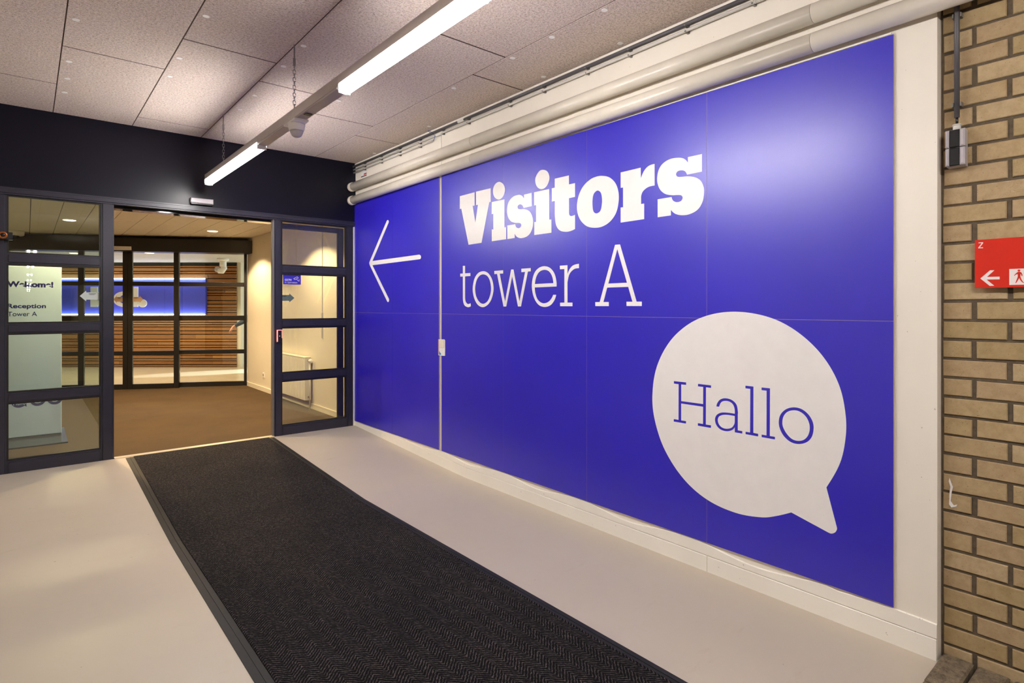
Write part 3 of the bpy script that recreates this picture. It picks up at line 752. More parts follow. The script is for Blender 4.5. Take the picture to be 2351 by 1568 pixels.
for nm, lab, z, X, r, m, ya, yb in (
    ('dark_conduit', 'dark grey electrical conduit highest on the wall under the ceiling', 3.182, 2.968, .0105, M['con_dark'], -.5, 6.47),
    ('light_conduit', 'light grey electrical conduit running below the dark grey one', 3.147, 2.972, .0095, M['con_light'], -.5, 6.47),
    ('short_conduit', 'short light grey conduit ending with a blue wire near the door wall', 3.112, 2.974, .009, M['con_light'], 4.72, 6.47)):
    t = thing(nm, lab, 'conduit', (X, yb, z))
    bm = nb(); tube(bm, (X, ya, z), (X, yb, z), r, 16); obj('tube', bm, m, t, True)
    for y in clipY:
        if y < ya: continue
        bm = nb(); bx(bm, X, 3.0, y - .006, y + .006, z - r - .004, z + r); bx(bm, X - r - .002, X - r + .002, y - .004, y + .004, z - r, z - r * .3)
        obj('clip', bm, M['clip'], t)
    if nm == 'dark_conduit':
        yk = -Fr((X, 0, 0), (0, -1, 0)).a(1059); bm = nb(); tube(bm, (X, yk - .045, z), (X, yk + .045, z), r + .003, 16); obj('coupling', bm, M['white_plastic'], t, True)
        bm = nb(); tube(bm, (X + .012, ya, z + .012), (X + .012, yb, z + .012), .008, 12); obj('tube', bm, m, t, True)
    if nm == 'light_conduit':
        yk = -Fr((X, 0, 0), (0, -1, 0)).a(1009); bm = nb(); tube(bm, (X, yk - .05, z), (X, yk + .05, z), r + .003, 16); obj('coupling', bm, M['white_plastic'], t, True)
        yk = -Fr((X, 0, 0), (0, -1, 0)).a(1728); bm = nb()
        for i in range(16): tube(bm, (X, yk - .012 * i, z), (X, yk - .012 * i - .008, z), r + .002, 14)
        obj('flexible_sleeve', bm, M['con_light'], t)
    if nm == 'short_conduit':
        y = 4.72; pts = [(X, y, z), (X - .005, y - .02, z), (X - .01, y - .05, z + .03), (X - .015, y - .02, z + .06), (X - .015, y + .04, z + .1), (X - .01, y + .08, z + .11), (X, y + .05, z + .085)]
        bm = nb(); path_tube(bm, pts, .0025, 8); obj('blue_wire', bm, M['blue_wire'], t, True)
bm = nb(); fb(bm, FX, -6.47, -(YW + .06), 3.196, 3.222, 0, .016, .003); struct('trim_4', bm, M['skirting'])
bm = nb(); fb(bm, FX, FX.a(1018), FX.a(2048), ztop(1300) + .002, ztop(1300) + .010, 0, .010)
struct('trim_5', bm, M['skirting'])
l0_, lz1 = FX.px(829.5, 391.5); l1_, lz0 = FX.px(842, 403)
s = thing('wall_label', 'tiny white label with a red block above the pipes at the corner', 'label', FX.w(l0_, lz0, 0))
bm = nb(); fb(bm, FX, l0_, l1_, lz0, lz1, .0005, .002); obj('film', bm, M['sheet_white'], s)
bm = nb(); fb(bm, FX, l0_ + (l1_ - l0_) * .5, l1_, lz0 + .018, lz0 + .034, .002, .0025); obj('red_block', bm, M['red'], s)
bm = nb(); fb(bm, FX, l0_, l1_, lz0, lz0 + .012, .002, .0025); obj('dark_band', bm, M['frame_dark'], s)

# ------------------------------------------------------------------ linear luminaire on chains
RX, RW = 1.335, .033
lt = thing('linear_luminaire', 'long grey trunking rail with glowing white light strips hung on chains', 'light', (RX, 4, 2.79))
def rail_piece(y0, y1):
    b = nb(); bx(b, RX - RW, RX + RW, y0 + .001, y1 - .001, 2.728, 2.786); bx(b, RX - RW * .7, RX + RW * .7, y0 + .001, y1 - .001, 2.786, 2.792); obj('trunking', b, M['rail'], lt)
for a, b in ((4.48, 6.13), (3.04, 4.48), (1.52, 3.04), (.05, 1.52), (-1.5, .05)): rail_piece(a, b)
def diffuser(y0, y1):
    b = nb(); prof = [(-RW * 1.02, 2.738), (-RW * 1.10, 2.722), (-RW * 1.05, 2.702), (-RW * .6, 2.690), (0, 2.687), (RW * .6, 2.690), (RW * 1.05, 2.702), (RW * 1.10, 2.722), (RW * 1.02, 2.738)]
    A = [b.verts.new((RX + x, y0, z)) for x, z in prof]; B = [b.verts.new((RX + x, y1, z)) for x, z in prof]
    for i in range(len(A) - 1): b.faces.new([A[i], A[i + 1], B[i + 1], B[i]])
    b.faces.new(A); b.faces.new(B); b.faces.new([A[0], A[-1], B[-1], B[0]])
    obj('diffuser', b, M['lamp'], lt, True)
    for y in (y0 - .004, y1 + .004):
        c = nb(); bx(c, RX - RW, RX + RW, y - .004, y + .004, 2.69, 2.728); obj('end_plate', c, M['white_plastic'], lt)
diffuser(4.49, 6.11); diffuser(1.54, 3.02); diffuser(-1.47, .03)
for y0, y1 in ((3.05, 4.47), (.06, 1.51)):
    b = nb(); bx(b, RX - RW * .95, RX + RW * .95, y0, y1, 2.716, 2.728); obj('blank_cover', b, M['rail'], lt)
def chain(y):
    b = nb(); z = 2.792; i = 0
    tube(b, (RX, y, 3.14), (RX, y, 3.2276), .005, 8)
    tube(b, (RX, y, 3.09), (RX, y, 3.14), .0085, 8)
    path_tube(b, [(RX, y - .012, 2.79), (RX, y - .012, 2.806), (RX, y, 2.822), (RX, y + .012, 2.806), (RX, y + .012, 2.79)], .0025, 6)
    z = 2.812; L = .030
    while z < 3.085:
        pts = []
        for k in range(13):
            an = 2 * math.pi * k / 12; dx = math.cos(an) * .0085; dz = math.sin(an) * .008 + (L / 2 - .008) * (1 if math.sin(an) > 0 else -1 if math.sin(an) < 0 else 0)
            pts.append((RX + (dx if i % 2 else 0), y + (0 if i % 2 else dx), z + L / 2 + dz))
        path_tube(b, pts, .002, 6); z += L - .005; i += 1
    obj('chain', b, M['steel'], lt)
for y in (5.575, 3.80, 1.9, .1): chain(y)
sy = 3.76
bm = nb(); bx(bm, RX - .045, RX + .045, sy - .09, sy + .11, 2.704, 2.716); ds = obj('sensor', bm, M['white_plastic'], lt)
bm = nb(); lathe(bm, [(.052, 0), (.053, .012), (.048, .04), (.045, .048)], (RX, sy, 2.706), (0, 0, -1)); obj('sensor_collar', bm, M['white_plastic'], ds, True)
bm = nb(); lathe(bm, [(.041, .046), (.039, .062), (.030, .080), (.015, .090), (0, .093)], (RX, sy, 2.706), (0, 0, -1)); obj('sensor_lens', bm, M['silver'], ds, True)
bm = nb(); bx(bm, RX - .02, RX + .02, sy - .22, sy - .18, 2.712, 2.7165); obj('slot', bm, M['black_plastic'], lt)
# the row of lights further back in the passage (its mirror image shows in the left side light)
for i in range(8):
    y = -4.9 - 6.2 * i
    t = thing('passage_light', ('first', 'second', 'third', 'fourth', 'fifth', 'sixth', 'seventh', 'eighth')[i] + ' twin strip light back from the doors, mirrored in the left side light', 'light', (.1, y, 2.9), 'row of lights mirrored in the side light')
    b = nb(); bx(b, .0, .05, y - .45, y + .45, 2.80, 2.84); bx(b, .12, .17, y - .45, y + .45, 2.80, 2.84); obj('diffuser', b, M['lamp'], t)
    b = nb(); bx(b, -.02, .19, y - .51, y + .51, 2.84, 2.90); obj('housing', b, M['rail'], t)
    b = nb(); bx(b, .07, .10, y - .1, y + .1, 2.90, 3.2275); obj('hanger', b, M['rail'], t)

# ------------------------------------------------------------------ brick wall fittings
def bp(u, v, n=0): return FB.px(u, v, n)
sx0, sx1 = FB.a(2170, .06), FB.a(2215, .06)
swz1, swz0 = FB.px(2190, 296, .06)[1], FB.px(2190, 381, .06)[1]
s = thing('double_switch', 'grey surface box with two black rockers on the brick wall', 'switch', FB.w(sx0, swz0, 0))
zm = (swz0 + swz1) / 2; wq = .018
bm = nb(); fb(bm, FB, sx0 + .002, sx1 - .002, swz0, swz1, .002, .045); obj('housing', bm, M['silver'], s)
for z0, z1 in ((swz0 + .003, zm - .002), (zm + .002, swz1 - .003)):
    bm = nb(); fbc(bm, FB, sx0, sx0 + wq * .7, z0, z1, .035, .062, .006); fbc(bm, FB, sx1 - wq, sx1, z0, z1, .035, .062, .006); obj('cheek', bm, M['silver'], s)
    bm = nb(); fbc(bm, FB, sx0 + wq * .7 + .001, sx1 - wq - .001, z0, z1, .04, .058, .003); obj('rocker', bm, M['black_plastic'], s)
cya = (sx0 + sx1) / 2
bm = nb(); c = FB.w(cya, swz1, .028); tube(bm, c, c + UP * .018, .014, 20); tube(bm, c + UP * .018, c + UP * .024, .0155, 20); obj('cable_gland', bm, M['con_light'], s, True)
cz_end = FB.px(2197, 270, .028)[1]
t = thing('switch_conduit', 'dark grey vertical conduit running down the bricks to the switch box', 'conduit', FB.w(cya, cz_end, .028))
c0_ = FB.w(cya, 0, .028)
bm = nb(); tube(bm, c0_ + UP * cz_end, c0_ + UP * 3.22, .0098, 20); obj('tube', bm, M['con_dark'], t, True)
bm = nb(); tube(bm, c0_ + UP * (swz1 + .02), c0_ + UP * (cz_end + .01), .005, 12); obj('cable', bm, M['black_plastic'], t, True)
for v in (36, 240):
    z = FB.px(2197, v, .028)[1]; bm = nb(); fb(bm, FB, cya - .016, cya + .016, z - .009, z + .009, .0, .022); fb(bm, FB, cya - .016, cya - .011, z - .009, z + .009, .022, .034); fb(bm, FB, cya + .011, cya + .016, z - .009, z + .009, .022, .034); obj('clip', bm, M['clip'], t)
# evacuation sign
e0, ez1 = FB.px(2238.2, 551.3, .03); ez0 = FB.px(2238.2, 661.5, .03)[1]
s = thing('exit_sign', 'red emergency exit sign with white arrow and walking figure on the bricks', 'sign', FB.w(e0, ez0, 0))
bm = nb(); fb(bm, FB, e0, e0 + .42, ez0, ez1, .024, .030); obj('panel', bm, M['red'], s)
bm = nb(); fb(bm, FB, e0 + .05, e0 + .37, ez0 + .03, ez1 - .03, 0, .024); obj('spacer', bm, M['clip'], s)
ks = (2200, 520, 9.8013)
def sg(name, cs, n=.0302, m=M['sign_white']): glyph(name, FB, ks, cs, n, .0006, m, s)
sg('letter', [[(458, 358), (560, 354), (560, 374), (484, 472), (558, 468), (558, 488), (450, 493), (450, 474), (530, 375), (458, 378)]])
sg('arrow', [[(498, 1170), (716, 986), (816, 983), (648, 1134), (932, 1128), (932, 1188), (640, 1195), (812, 1332), (710, 1337)]])
pa, pz1 = FB.px(2200 + 1148 / 9.8013, 520 + 957 / 9.8013, .03); pz0 = FB.px(2200 + 1148 / 9.8013, 520 + 1316 / 9.8013, .03)[1]
bm = nb(); fb(bm, FB, pa, pa + .105, pz0, pz1, .0302, .0308); obj('pictogram_field', bm, M['sign_white'], s)
def fig(pts, n=.0312):
    return [[(pa + x * .001, pz0 + y * .001) for x, y in smooth_path(c)] for c in pts]
hgt = (pz1 - pz0) * 1000; q = hgt / 360
def sq(pts): return [[((p[0] - 1148) * q * .72,  (1316 - p[1]) * q) + tuple(p[2:]) for p in c] for c in pts]
flat('pictogram', FB, fig(sq([[(1350, 1032), (1385, 1022), (1440, 1045), (1462, 1090), (1462, 1120), (1445, 1122), (1438, 1085), (1418, 1070), (1414, 1135), (1440, 1200), (1480, 1255), (1510, 1275), (1475, 1272), (1430, 1235), (1384, 1165), (1345, 1230), (1312, 1277), (1296, 1273), (1335, 1185), (1355, 1130), (1352, 1075), (1310, 1085), (1275, 1112), (1264, 1104), (1310, 1060)]])), .0309, .0005, M['red'], s)
flat('pictogram_head', FB, fig(sq([sm((1380, 974), (1408, 985), (1412, 1005), (1385, 1019), (1355, 1008), (1352, 985))])), .0309, .0005, M['red'], s)
# pavers at the foot of the wall
g = struct('ground_paving', bx(nb(), -1.5, 3.06, -2.0, YW - .004, -.09, -.02), M['dark'])
def paver(x0, x1, y0, y1):
    b = nb(); ch = .008; z0, z1 = -.03, random.uniform(.020, .028)
    j = lambda: random.uniform(-.003, .003)
    hexa(b, [(x0, y0, z0), (x1, y0, z0), (x1, y1, z0), (x0, y1, z0), (x0 + j(), y0, z1 - ch), (x1, y0 + j(), z1 - ch), (x1, y1, z1 - ch), (x0, y1 + j(), z1 - ch)])
    hexa(b, [(x0, y0, z1 - ch), (x1, y0, z1 - ch), (x1, y1, z1 - ch), (x0, y1, z1 - ch), (x0 + ch, y0 + ch, z1), (x1 - ch, y0 + ch, z1), (x1 - ch, y1 - ch, z1), (x0 + ch, y1 - ch, z1)])
    obj('paving_stone', b, M['stone'], g)
for r in range(6):
    y1 = YW - .006 - r * .118 * 1.0; x1 = 3.045
    i = 0
    while x1 > -1.3:
        L = .285
        paver(x1 - L + .012, x1, y1 - .105, y1); x1 -= L; i += 1

# ------------------------------------------------------------------ vestibule fittings
def downlight(x, y, zc, label, grp, power, col, spot):
    t = thing('downlight', label, 'light', (x, y, zc), grp)
    b = nb(); lathe(b, [(.088, 0), (.105, .0), (.105, .003), (.088, .004)], (x, y, zc), (0, 0, -1), 28); obj('trim_ring', b, M['white_plastic'], t, True)
    b = nb(); lathe(b, [(.0878, .001), (.06, .008), (0, .010)], (x, y, zc), (0, 0, -1), 28); obj('lens', b, M['downlight'], t)
    lamp('lamp', 'SPOT', (x, y, zc - .02), power, col, t, spot_size=math.radians(spot), spot_blend=.25, shadow_soft_size=.03)
for x, y, lab in ((2.30, 7.65, 'recessed downlight lighting the wall above the radiator'), (2.30, 10.28, 'recessed downlight seen through the doorway near the right wall'),
                  (.46, 10.28, 'recessed downlight seen through the left side light above the totem'), (.46, 7.65, 'recessed downlight just inside the doors above the totem')):
    downlight(x, y, 2.75, lab, 'downlights in the vestibule ceiling', 100, (1, .72, .40), 128)
# radiator
s = thing('radiator', 'white panel radiator with thermostat valve on the vestibule wall', 'radiator', (2.99, 8.7, .22))
ry0, ry1 = 7.98, 9.45
bm = nb(); bx(bm, 2.948, 2.962, ry0, ry1, .226, .814)
bp_ = obj('front_panel', bm, M['radiator'], s)
for i in range(12):
    y = ry0 + .06 + i * (ry1 - ry0 - .1) / 12
    b = nb(); fb(b, Fr((2.948, 0, 0), (0, -1, 0)), -y - .05, -y, .25, .79, 0, .003, .002); obj('flute', b, M['radiator'], bp_)
bm = nb(); bx(bm, 2.962, 3.035, ry0, ry0 + .012, .226, .82); bx(bm, 2.962, 3.035, ry1 - .012, ry1, .226, .82); obj('side_cover', bm, M['radiator'], s)
bm = nb(); bx(bm, 2.945, 3.035, ry0, ry1, .814, .822); obj('top_grille', bm, M['radiator'], s)
bm = nb(); bx(bm, 3.0, 3.02, ry0 + .02, ry1 - .02, .24, .80); obj('rear_panel', bm, M['radiator'], s)
bm = nb(); bx(bm, 3.02, 3.06, ry0 + .2, ry0 + .23, .3, .75); bx(bm, 3.02, 3.06, ry1 - .23, ry1 - .2, .3, .75); obj('wall_bracket', bm, M['radiator'], s)
bm = nb(); tube(bm, (3.0, ry0, .775), (3.0, ry0 - .05, .775), .014, 16); tube(bm, (3.0, ry0, .27), (3.0, ry0 - .04, .27), .012, 16); obj('valve', bm, M['brass'], s, True)
bm = nb(); lathe(bm, [(.018, 0), (.026, .008), (.026, .05), (.02, .06), (0, .062)], (3.0, ry0 - .045, .775), (0, -1, 0)); obj('thermostat_knob', bm, M['white_plastic'], s, True)
bm = nb(); tube(bm, (3.0, ry0 - .04, .775), (3.0, ry0 - .04, .102), .008, 12); obj('feed_pipe', bm, M['radiator'], s, True)
# outlet
oz = FV.px(606, 861)[1]; oa = FV.a(606)
s = thing('wall_outlet', 'small white power outlet low on the vestibule wall', 'outlet', FV.w(oa, oz, 0))
bm = nb(); fbc(bm, FV, oa - .035, oa + .035, oz - .04, oz + .04, 0, .012, .003); obj('plate', bm, M['white_plastic'], s)
bm = nb(); lathe(bm, [(.022, 0), (.022, .001), (.018, -.006 + .007), (0, .0012)], FV.w(oa, oz, .012), FV.en, 20); obj('socket', bm, M['clip'], s)
# cable duct on the wall
da = FV.a(741); z7 = FV.px(742, 777)[1]
s = thing('cable_duct', 'thin grey vertical duct on the wall above the radiator valve', 'duct', FV.w(da, z7, 0))
bm = nb(); fb(bm, FV, da - .006, da + .006, z7 + .35, 2.748, 0, .012, .002); obj('duct', bm, M['con_light'], s)
bm = nb(); fb(bm, FV, da - .018, da + .018, z7, z7 + .35, 0, .02, .006); obj('cord_cover', bm, M['con_light'], s)

# totem with welcome text
t0, _ = FT.px(-4, 700); t1, _ = FT.px(141.8, 700)
tz1 = FT.px(141.6, 613.9)[1]; tz0 = FT.px(142, 993.5)[1]
s = thing('welcome_totem', 'tall white totem reading Welcome Reception Tower A behind the left side light', 'sign', FT.w((t0 + t1) / 2, .1, 0))
bm = nb(); fbc(bm, FT, t0, t1, tz0, tz1, -.16, 0, .006); obj('body', bm, M['totem'], s)
px_ = Fr((0, 7.62, 0), (1, 0, 0)).a(157)
bm = nb(); fb(bm, Fr((0, 7.62, 0), (1, 0, 0)), t0 - .03, px_, .1005, .116, -.95, 0, .002); obj('base_plate', bm, M['plinth'], s)
bm = nb(); fb(bm, FT, t0 + .01, t1 - .01, .116, tz0, -.15, -.01); obj('plinth', bm, M['plinth'], s)
I = M['ink']
text('lettering', FT, 'Welcome!', (15.6, 657.6), (122.5, 659), 645.5, .001, I, s, .045)
text('lettering', FT, 'Reception', (17, 707), (105.5, 706.6), 697.4, .001, I, s, .022)
text('lettering', FT, 'Tower A', (17.3, 725.8), (85, 725), 715.6, .001, I, s)
def disc(u, v, r_px, name='speech_bubble'):
    a, z = FT.px(u, v); a2, _ = FT.px(u + r_px, v); r = a2 - a
    return flat(name, FT, [[(a + r * math.cos(2 * math.pi * k / 36), z + r * math.sin(2 * math.pi * k / 36)) for k in range(36)]], .0008, .0006, I, s), a, z, r
for u, v in ((43.8, 922), (87, 917.5), (126, 914)):
    o, a, z, r = disc(u, v, 18.2)
    if u < 60:
        flat('bubble_tail', FT, [[(a + r * .55, z - r * .6), (a + r * .95, z - r * .95), (a + r * .9, z - r * .1)]], .0008, .0006, I, s)
        text('lettering', FT, 'Hallo', (30.5, 931), (59, 929), 917, .0018, M['totem'], s)
    else:
        pts = []
        for k in range(13): an = math.radians(200 + 140 * k / 12); pts.append((a + r * .5 * math.cos(an), z + r * .45 * math.sin(an)))
        for k in range(12, -1, -1): an = math.radians(200 + 140 * k / 12); pts.append((a + r * .62 * math.cos(an), z + r * .57 * math.sin(an)))
        flat('smile', FT, [pts], .0016, .0004, M['totem'], s)

# inner screen: beam, frames, sliding leaves
aI = lambda u, n=0: FI.px(u, HY, n)[0]
zI = lambda v, n=0: FI.px(350, v, n)[1]
bz0, bz1 = zI(578, .25), FI.px(350, 547, .25)[1]
bm = nb(); fb(bm, FI, aI(15, .25), aI(577.7, .25), bz0, bz1, .03, .25, .004)
s = tag(obj('door_operator', bm, M['frame_dark']), 'long black operator housing above the inner sliding doors', 'door operator')
aa0, aa1 = aI(262.5, .27), aI(301, .27); z1_, z0_ = FI.px(282, 565.5, .27)[1], FI.px(282, 574, .27)[1]
bm = nb(); fbc(bm, FI, aa0, aa1, z0_, z1_, .25, .30, .012)
tag(obj('motion_sensor', bm, M['white_plastic']), 'white oblong motion sensor on the black operator above the inner doors', 'sensor')
p = FI.px(42, 541, .3); b = nb()
s = thing('dome_camera', 'white dome camera above the totem on the black operator housing', 'camera', FI.w(p[0], p[1] + .05, .3))
zt = 2.75
lathe(b, [(.14, 0), (.14, .05), (.12, .065), (0, .066)], FI.w(p[0], zt, .36)); 
bm = nb(); lathe(bm, [(.0, 0), (.15, .0), (.15, .06), (.13, .075)], FI.w(p[0], 2.749, .45), (0, 0, -1)); obj('housing', bm, M['white_plastic'], s, True); b.free()
bm = nb(); lathe(bm, [(.09, .07), (.085, .10), (.06, .13), (0, .145)], FI.w(p[0], 2.749, .45), (0, 0, -1)); obj('dome', bm, M['black_plastic'], s, True)
IR = [(zI(657), zI(647)), (zI(736.5), zI(725)), (zI(814.5), zI(804.8))]
def leaf(name, u0, u1, su0, su1, n, parked=0, botv=881):
    a0, a1, b0, b1 = aI(u0, n), aI(u1, n), aI(su0, n), aI(su1, n)
    b = nb(); fb(b, FI, a0, b0, .102, bz0 + .05, n - .02, n + .02, .002); fb(b, FI, b1, a1, .102, bz0 + .05, n - .02, n + .02, .002)
    o = struct(name, b, M['frame_dark'])
    for z0, z1 in [(.102, .102 + .085)] + IR + [(bz0 + .0, bz0 + .05)]:
        c = nb(); fb(c, FI, b0, b1, z0, z1, n - .02, n + .02, .002); obj('rail', c, M['frame_dark'], o)
    c = nb(); fb(c, FI, b0, b1, .187, bz0, n - .003, n + .003); obj('pane', c, M['glass_in'], o)
    return o
leaf('window_4', 406, 566.5, 412.5, 560.5, 0)
leaf('door_2', 294, 411, 305, 399.5, .08)
leaf('door_3', 181, 293.5, 193.5, 282.5, .08)
leaf('window_5', 14, 186, 22, 180, 0)
arrow_sticker(FI, 261, 281.5, 679, 695.5, .085, True, 'small tan left-pointing arrow sticker on the inner sliding door', M['tan_sticker'])
arrow_sticker(FI, 305, 328.5, 679, 695.5, .085, False, 'small tan right-pointing arrow sticker on the inner sliding door', M['tan_sticker'])

# ------------------------------------------------------------------ lobby
gaps = [609.5, 614.2, 622.6, 628.3, 639.6, 650.5, 656, 661, 665.8, 673.5, 678.3, 690.1, 698.4, 706.8, 712.1, 717.5, 728.5, 739.9, 745.4, 750.8, 759.7, 767.7, 778.5, 784.4, 792.6, 798, 806.8, 815.6, 823.6, 828.8, 837.3, 842.5]
zg = [FW.px(400, v)[1] for v in gaps]
random.seed(3)
for zt_, zb2 in zip(zg, zg[1:]):
    a = -16.5
    while a < -6.53:
        L = random.choice([.9, 1.6, 2.2, 2.8]); e = min(a + L, -6.53)
        if e > -14.5:
            b = nb(); fb(b, FW, a + .001, e - .001, zb2 + .009, zt_ - .009, -.028, -.002, .002); obj('plank', b, M['plank'], ww)
        a = e
a0b = FW.a(58, .06); a1b = FW.a(472.5, .06); bzT, bzB = FW.px(400, 641.5, .06)[1], FW.px(400, 720.5, .06)[1]
s = thing('lit_banner', 'wide blue banner with white letters bd lit by bars on the timber wall', 'sign', FW.w(a1b, bzB, .06))
for i, (uu0, uu1) in enumerate(((58, 378), (378, 418), (418, 472.5))):
    b = nb(); fb(b, FW, FW.a(uu0, .06) + .002, FW.a(uu1, .06) - .002, bzB, bzT, .0, .06); obj('panel', b, M['banner'] if 'banner' in M else M.setdefault('banner', simple('banner_blue', '4b58e6', .45)), s)
for z0, z1 in ((bzT + .004, bzT + .028), (bzB - .028, bzB - .004)):
    b = nb(); fb(b, FW, a0b, a1b, z0, z1, .09, .12); o = obj('light_bar', b, M['led'], s)
    b = nb(); fb(b, FW, a0b, a0b + .05, z0, z1, .0, .09); fb(b, FW, a1b - .05, a1b, z0, z1, .0, .09); obj('bar_arm', b, M['rail'], s)
def WP(name, contours, n=.062, th=.03): return flat(name, FW, [[FW.px(x, y, n + th) for x, y in smooth_path(c)] for c in contours], n, th, M['lit_white'] if 'lit_white' in M else M.setdefault('lit_white', simple('white_letters', 'f4f6f4', .4)), s)
def ell(cx, cy, rx, ry): return [(cx + rx * math.cos(2 * math.pi * k / 24), cy + ry * math.sin(2 * math.pi * k / 24)) for k in range(24)]
WP('letter', [[(207.5, 658.5), (223.5, 658.5), (223.5, 672.5), (229, 669.2, 1), (238, 668.3, 1), (250, 674, 1), (255, 686.5, 1), (250, 699.5, 1), (238, 705.4, 1), (229, 704, 1), (223.5, 701), (223.5, 704.6), (207.5, 704.6)], ell(232, 687, 8, 9)])
WP('letter', [[(316, 658.5), (300, 658.5), (300, 672.5), (294.5, 669.2, 1), (285.5, 668.3, 1), (267, 674, 1), (259.5, 686.5, 1), (267, 699.5, 1), (285.5, 705.4, 1), (294.5, 704, 1), (300, 701), (300, 704.6), (316, 704.6)], ell(284, 687, 11, 10)])
WP('full_stop', [ell(326.3, 696.3, 9.8, 9.2)])
# pendant camera in the lobby
b = nb(); c = CF(*(lambda d: ((512 - CX) / F * d, d))(12.6), 0)
s = thing('bullet_camera', 'white camera on a curved arm under the lobby ceiling', 'camera', c + UP * 2.5)
ztp = 2.58; kz = lambda v: H - (v - HY) * 12.6 / F
bm = nb(); lathe(bm, [(.12, 0), (.12, .04), (.09, .06)], c + UP * ztp, (0, 0, -1)); tube(bm, c + UP * 2.53, c + UP * (kz(612)), .07, 20); obj('base', bm, M['white_plastic'], s, True)
bm = nb(); path_tube(bm, [c + UP * kz(606), c + UP * kz(616) + RGT * .02, c + UP * kz(622) - RGT * .02, c + UP * kz(621) - RGT * .09], .065, 16); obj('arm', bm, M['white_plastic'], s, True)
bm = nb(); lathe(bm, [(0, 0), (.05, .01), (.06, .05), (.05, .09), (0, .1)], c + UP * kz(619) - RGT * .07, -RGT + UP * .1); obj('head', bm, M['silver'], s, True)
def lobby_light(u, v, label, vis):
    d = F * (2.58 - H) / (HY - v); p = CF((u - CX) / F * d, d)
    downlight(p.x, p.y, 2.58, label, 'downlights in the lobby ceiling', 78, (1, .80, .55), 140)
lobby_light(343, 580.5, 'recessed downlight in the lobby ceiling left of the white camera', 1)
lobby_light(516, 582, 'recessed downlight in the lobby ceiling beside the white camera', 1)
lobby_light(170, 581, 'recessed downlight in the lobby ceiling above the letters bd', 1)
lobby_light(-20, 581, 'recessed downlight in the lobby ceiling farthest left behind the totem', 0)
# added, unseen: glowing window panel, and cool spot for the lobby floor's light patch
wf = Fr(CF(4.5, 12, 0), FWD)
b = nb(); fb(b, Fr(CF(.2, 15.5, 0), FWD), -1.4, 1.4, .3, 2.3, 0, .05); struct('added_window_panel', b, emit('added_window_glow', (.75, .9, 1), 5))
lamp('floor_patch_spot', 'SPOT', CF(-.8, 15.9, 2.0), 6500, (.72, .88, 1), None, spot_size=math.radians(9), spot_blend=.5, shadow_soft_size=.05, aim=CF(-6.15, 12.75, .1))

# ------------------------------------------------------------------ person at the edge of the inner screen (arm showing)
PD = 12.2
def PP(lat, z, dd=0): return CF(lat, PD + dd, z)
def skin_mesh(name, chains, m, parent, sub=2):
    """chains: [(list of (Vector, radius), index of chain point to attach to or None)]; one connected surface"""
    b = nb(); lay = b.verts.layers.skin.verify(); allv = {}
    first = True
    for cid, pts, att in chains:
        prev = allv[att] if att else None
        for i, (p, r) in enumerate(pts):
            v = b.verts.new(p); sv = v[lay]; sv.radius = (r, r) if not isinstance(r, tuple) else r; sv.use_root = first; first = False
            if prev is not None: b.edges.new((prev, v))
            prev = v; allv[(cid, i)] = v
    me = bpy.data.meshes.new(name); b.to_mesh(me); b.free()
    o = bpy.data.objects.new(name, me); COL.objects.link(o)
    o.modifiers.new('s', 'SKIN'); sb = o.modifiers.new('d', 'SUBSURF'); sb.levels = sub; sb.render_levels = sub
    dg = bpy.context.evaluated_depsgraph_get(); dg.update()
    m2 = bpy.data.meshes.new_from_object(o.evaluated_get(dg)); bpy.data.objects.remove(o)
    m2.name = name; m2.materials.clear(); m2.materials.append(m)
    return obj(name, m2, None, parent, True)
bl, zf = -5.20, .1
person = thing('person', 'person in dark blue sleeve reaching an arm left behind the inner glass', 'person', PP(bl, zf))
sh = PP(bl - .04, zf + 1.42, -.19); sh2 = PP(bl - .0, zf + 1.42, .19)
el = PP(-5.53, 1.24, -.22); wr_ = PP(-5.765, 1.115, -.22); pm = PP(-5.805, 1.065, -.22)
el2 = PP(bl + .12, zf + 1.13, .24); wr2 = PP(bl + .05, zf + .90, .22); pm2 = PP(bl + .02, zf + .82, .2)
body = [('t', [(PP(bl, zf + .95), .125), (PP(bl, zf + 1.12), .115), (PP(bl - .01, zf + 1.30), .135), (PP(bl - .01, zf + 1.43), .09), (PP(bl - .02, zf + 1.50), .05), (PP(bl - .03, zf + 1.57), .06)], None),
        ('h', [(PP(bl - .035, zf + 1.63), .085), (PP(bl - .03, zf + 1.70), .085), (PP(bl - .02, zf + 1.75), .05)], ('t', 5)),
        ('n', [(PP(bl - .12, zf + 1.625), .012)], ('h', 0)),
        ('a', [(sh, .055), (el, .042), (wr_, .026), (pm, .030)], ('t', 3)),
        ('b', [(sh2, .055), (el2, .042), (wr2, .028), (pm2, .032)], ('t', 3)),
        ('l', [(PP(bl - .02, zf + .88, -.10), .085), (PP(bl - .12, zf + .48, -.1), .058), (PP(bl - .10, zf + .08, -.1), .035), (PP(bl - .24, zf + .03, -.1), .028)], ('t', 0)),
        ('r', [(PP(bl + .02, zf + .88, .10), .085), (PP(bl + .08, zf + .48, .1), .058), (PP(bl + .22, zf + .09, .1), .035), (PP(bl + .10, zf + .03, .1), .028)], ('t', 0))]
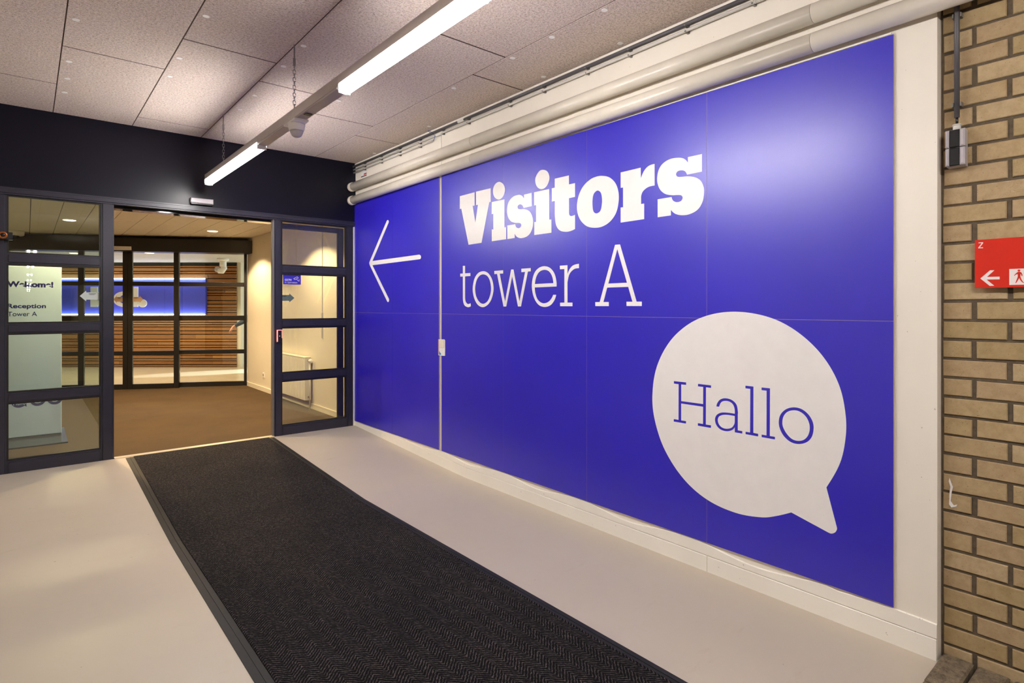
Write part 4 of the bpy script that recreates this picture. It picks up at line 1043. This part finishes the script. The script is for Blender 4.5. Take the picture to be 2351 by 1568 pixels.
for hand, base, dz in (('a', pm, -1), ('b', pm2, -1)):
    for i in range(4):
        o_ = (i - 1.5) * .02
        p0 = base + FWD * o_ + (-RGT * .012 - UP * .025 if hand == 'a' else UP * -.03)
        L = (.07, .08, .075, .06)[i]
        if hand == 'a': p1 = p0 - RGT * L * .35 - UP * L * .45; p2 = p1 + RGT * L * .1 - UP * L * .35
        else: p1 = p0 - UP * L * .5; p2 = p1 - UP * L * .35 - RGT * L * .2
        body.append((hand + 'f%d' % i, [(p0, .011), (p1, .009), (p2, .0075)], (hand, 3)))
    th0 = base + (-FWD if hand == 'a' else FWD) * .035 - UP * .01 + (RGT * .01)
    body.append((hand + 'th', [(th0, .012), (th0 - RGT * .03 - UP * .03, .009)], (hand, 3)))
skin_mesh('body', body, M['skin'], person)
skin_mesh('jacket', [('t', [(PP(bl, zf + .86), .155), (PP(bl, zf + 1.12), .14), (PP(bl - .01, zf + 1.30), .16), (PP(bl - .01, zf + 1.45), .095)], None),
                     ('a', [(sh, .075), (el, .058), (wr_.lerp(el, .10), .040)], ('t', 2)), ('b', [(sh2, .075), (el2, .058), (wr2, .042)], ('t', 2))], M['jacket'], person)
skin_mesh('trousers', [('t', [(PP(bl, zf + .93), .14), (PP(bl, zf + .86), .13)], None),
                       ('l', [(PP(bl - .03, zf + .72, -.10), .095), (PP(bl - .12, zf + .48, -.1), .078), (PP(bl - .10, zf + .10, -.1), .06)], ('t', 1)),
                       ('r', [(PP(bl + .03, zf + .72, .10), .095), (PP(bl + .08, zf + .48, .1), .078), (PP(bl + .21, zf + .11, .1), .06)], ('t', 1))], M['trousers'], person)
for dx, dd in ((-.10, -.1), (.21, .1)):
    skin_mesh('shoe', [('s', [(PP(bl + dx + .04, zf + .045, dd), .043), (PP(bl + dx - .07, zf + .04, dd), .04), (PP(bl + dx - .17, zf + .035, dd), .034)], None)], M['black_plastic'], person)
skin_mesh('hair', [('h', [(PP(bl + .045, zf + 1.60), .045), (PP(bl + .04, zf + 1.68), .075), (PP(bl - .01, zf + 1.755), .07), (PP(bl - .08, zf + 1.765), .035)], None)], M['hair'], person)
for dd in (-.035, .035):
    b = nb(); lathe(b, [(0, 0), (.009, .003), (0, .008)], PP(bl - .112, zf + 1.665, dd), -RGT); obj('eye', b, M['black_plastic'], person)
b = nb(); path_tube(b, [PP(bl - .113, zf + 1.585, -.025), PP(bl - .118, zf + 1.583, 0), PP(bl - .113, zf + 1.585, .025)], .005, 6); obj('mouth', b, simple('lips', 'a05a4c', .5), person)
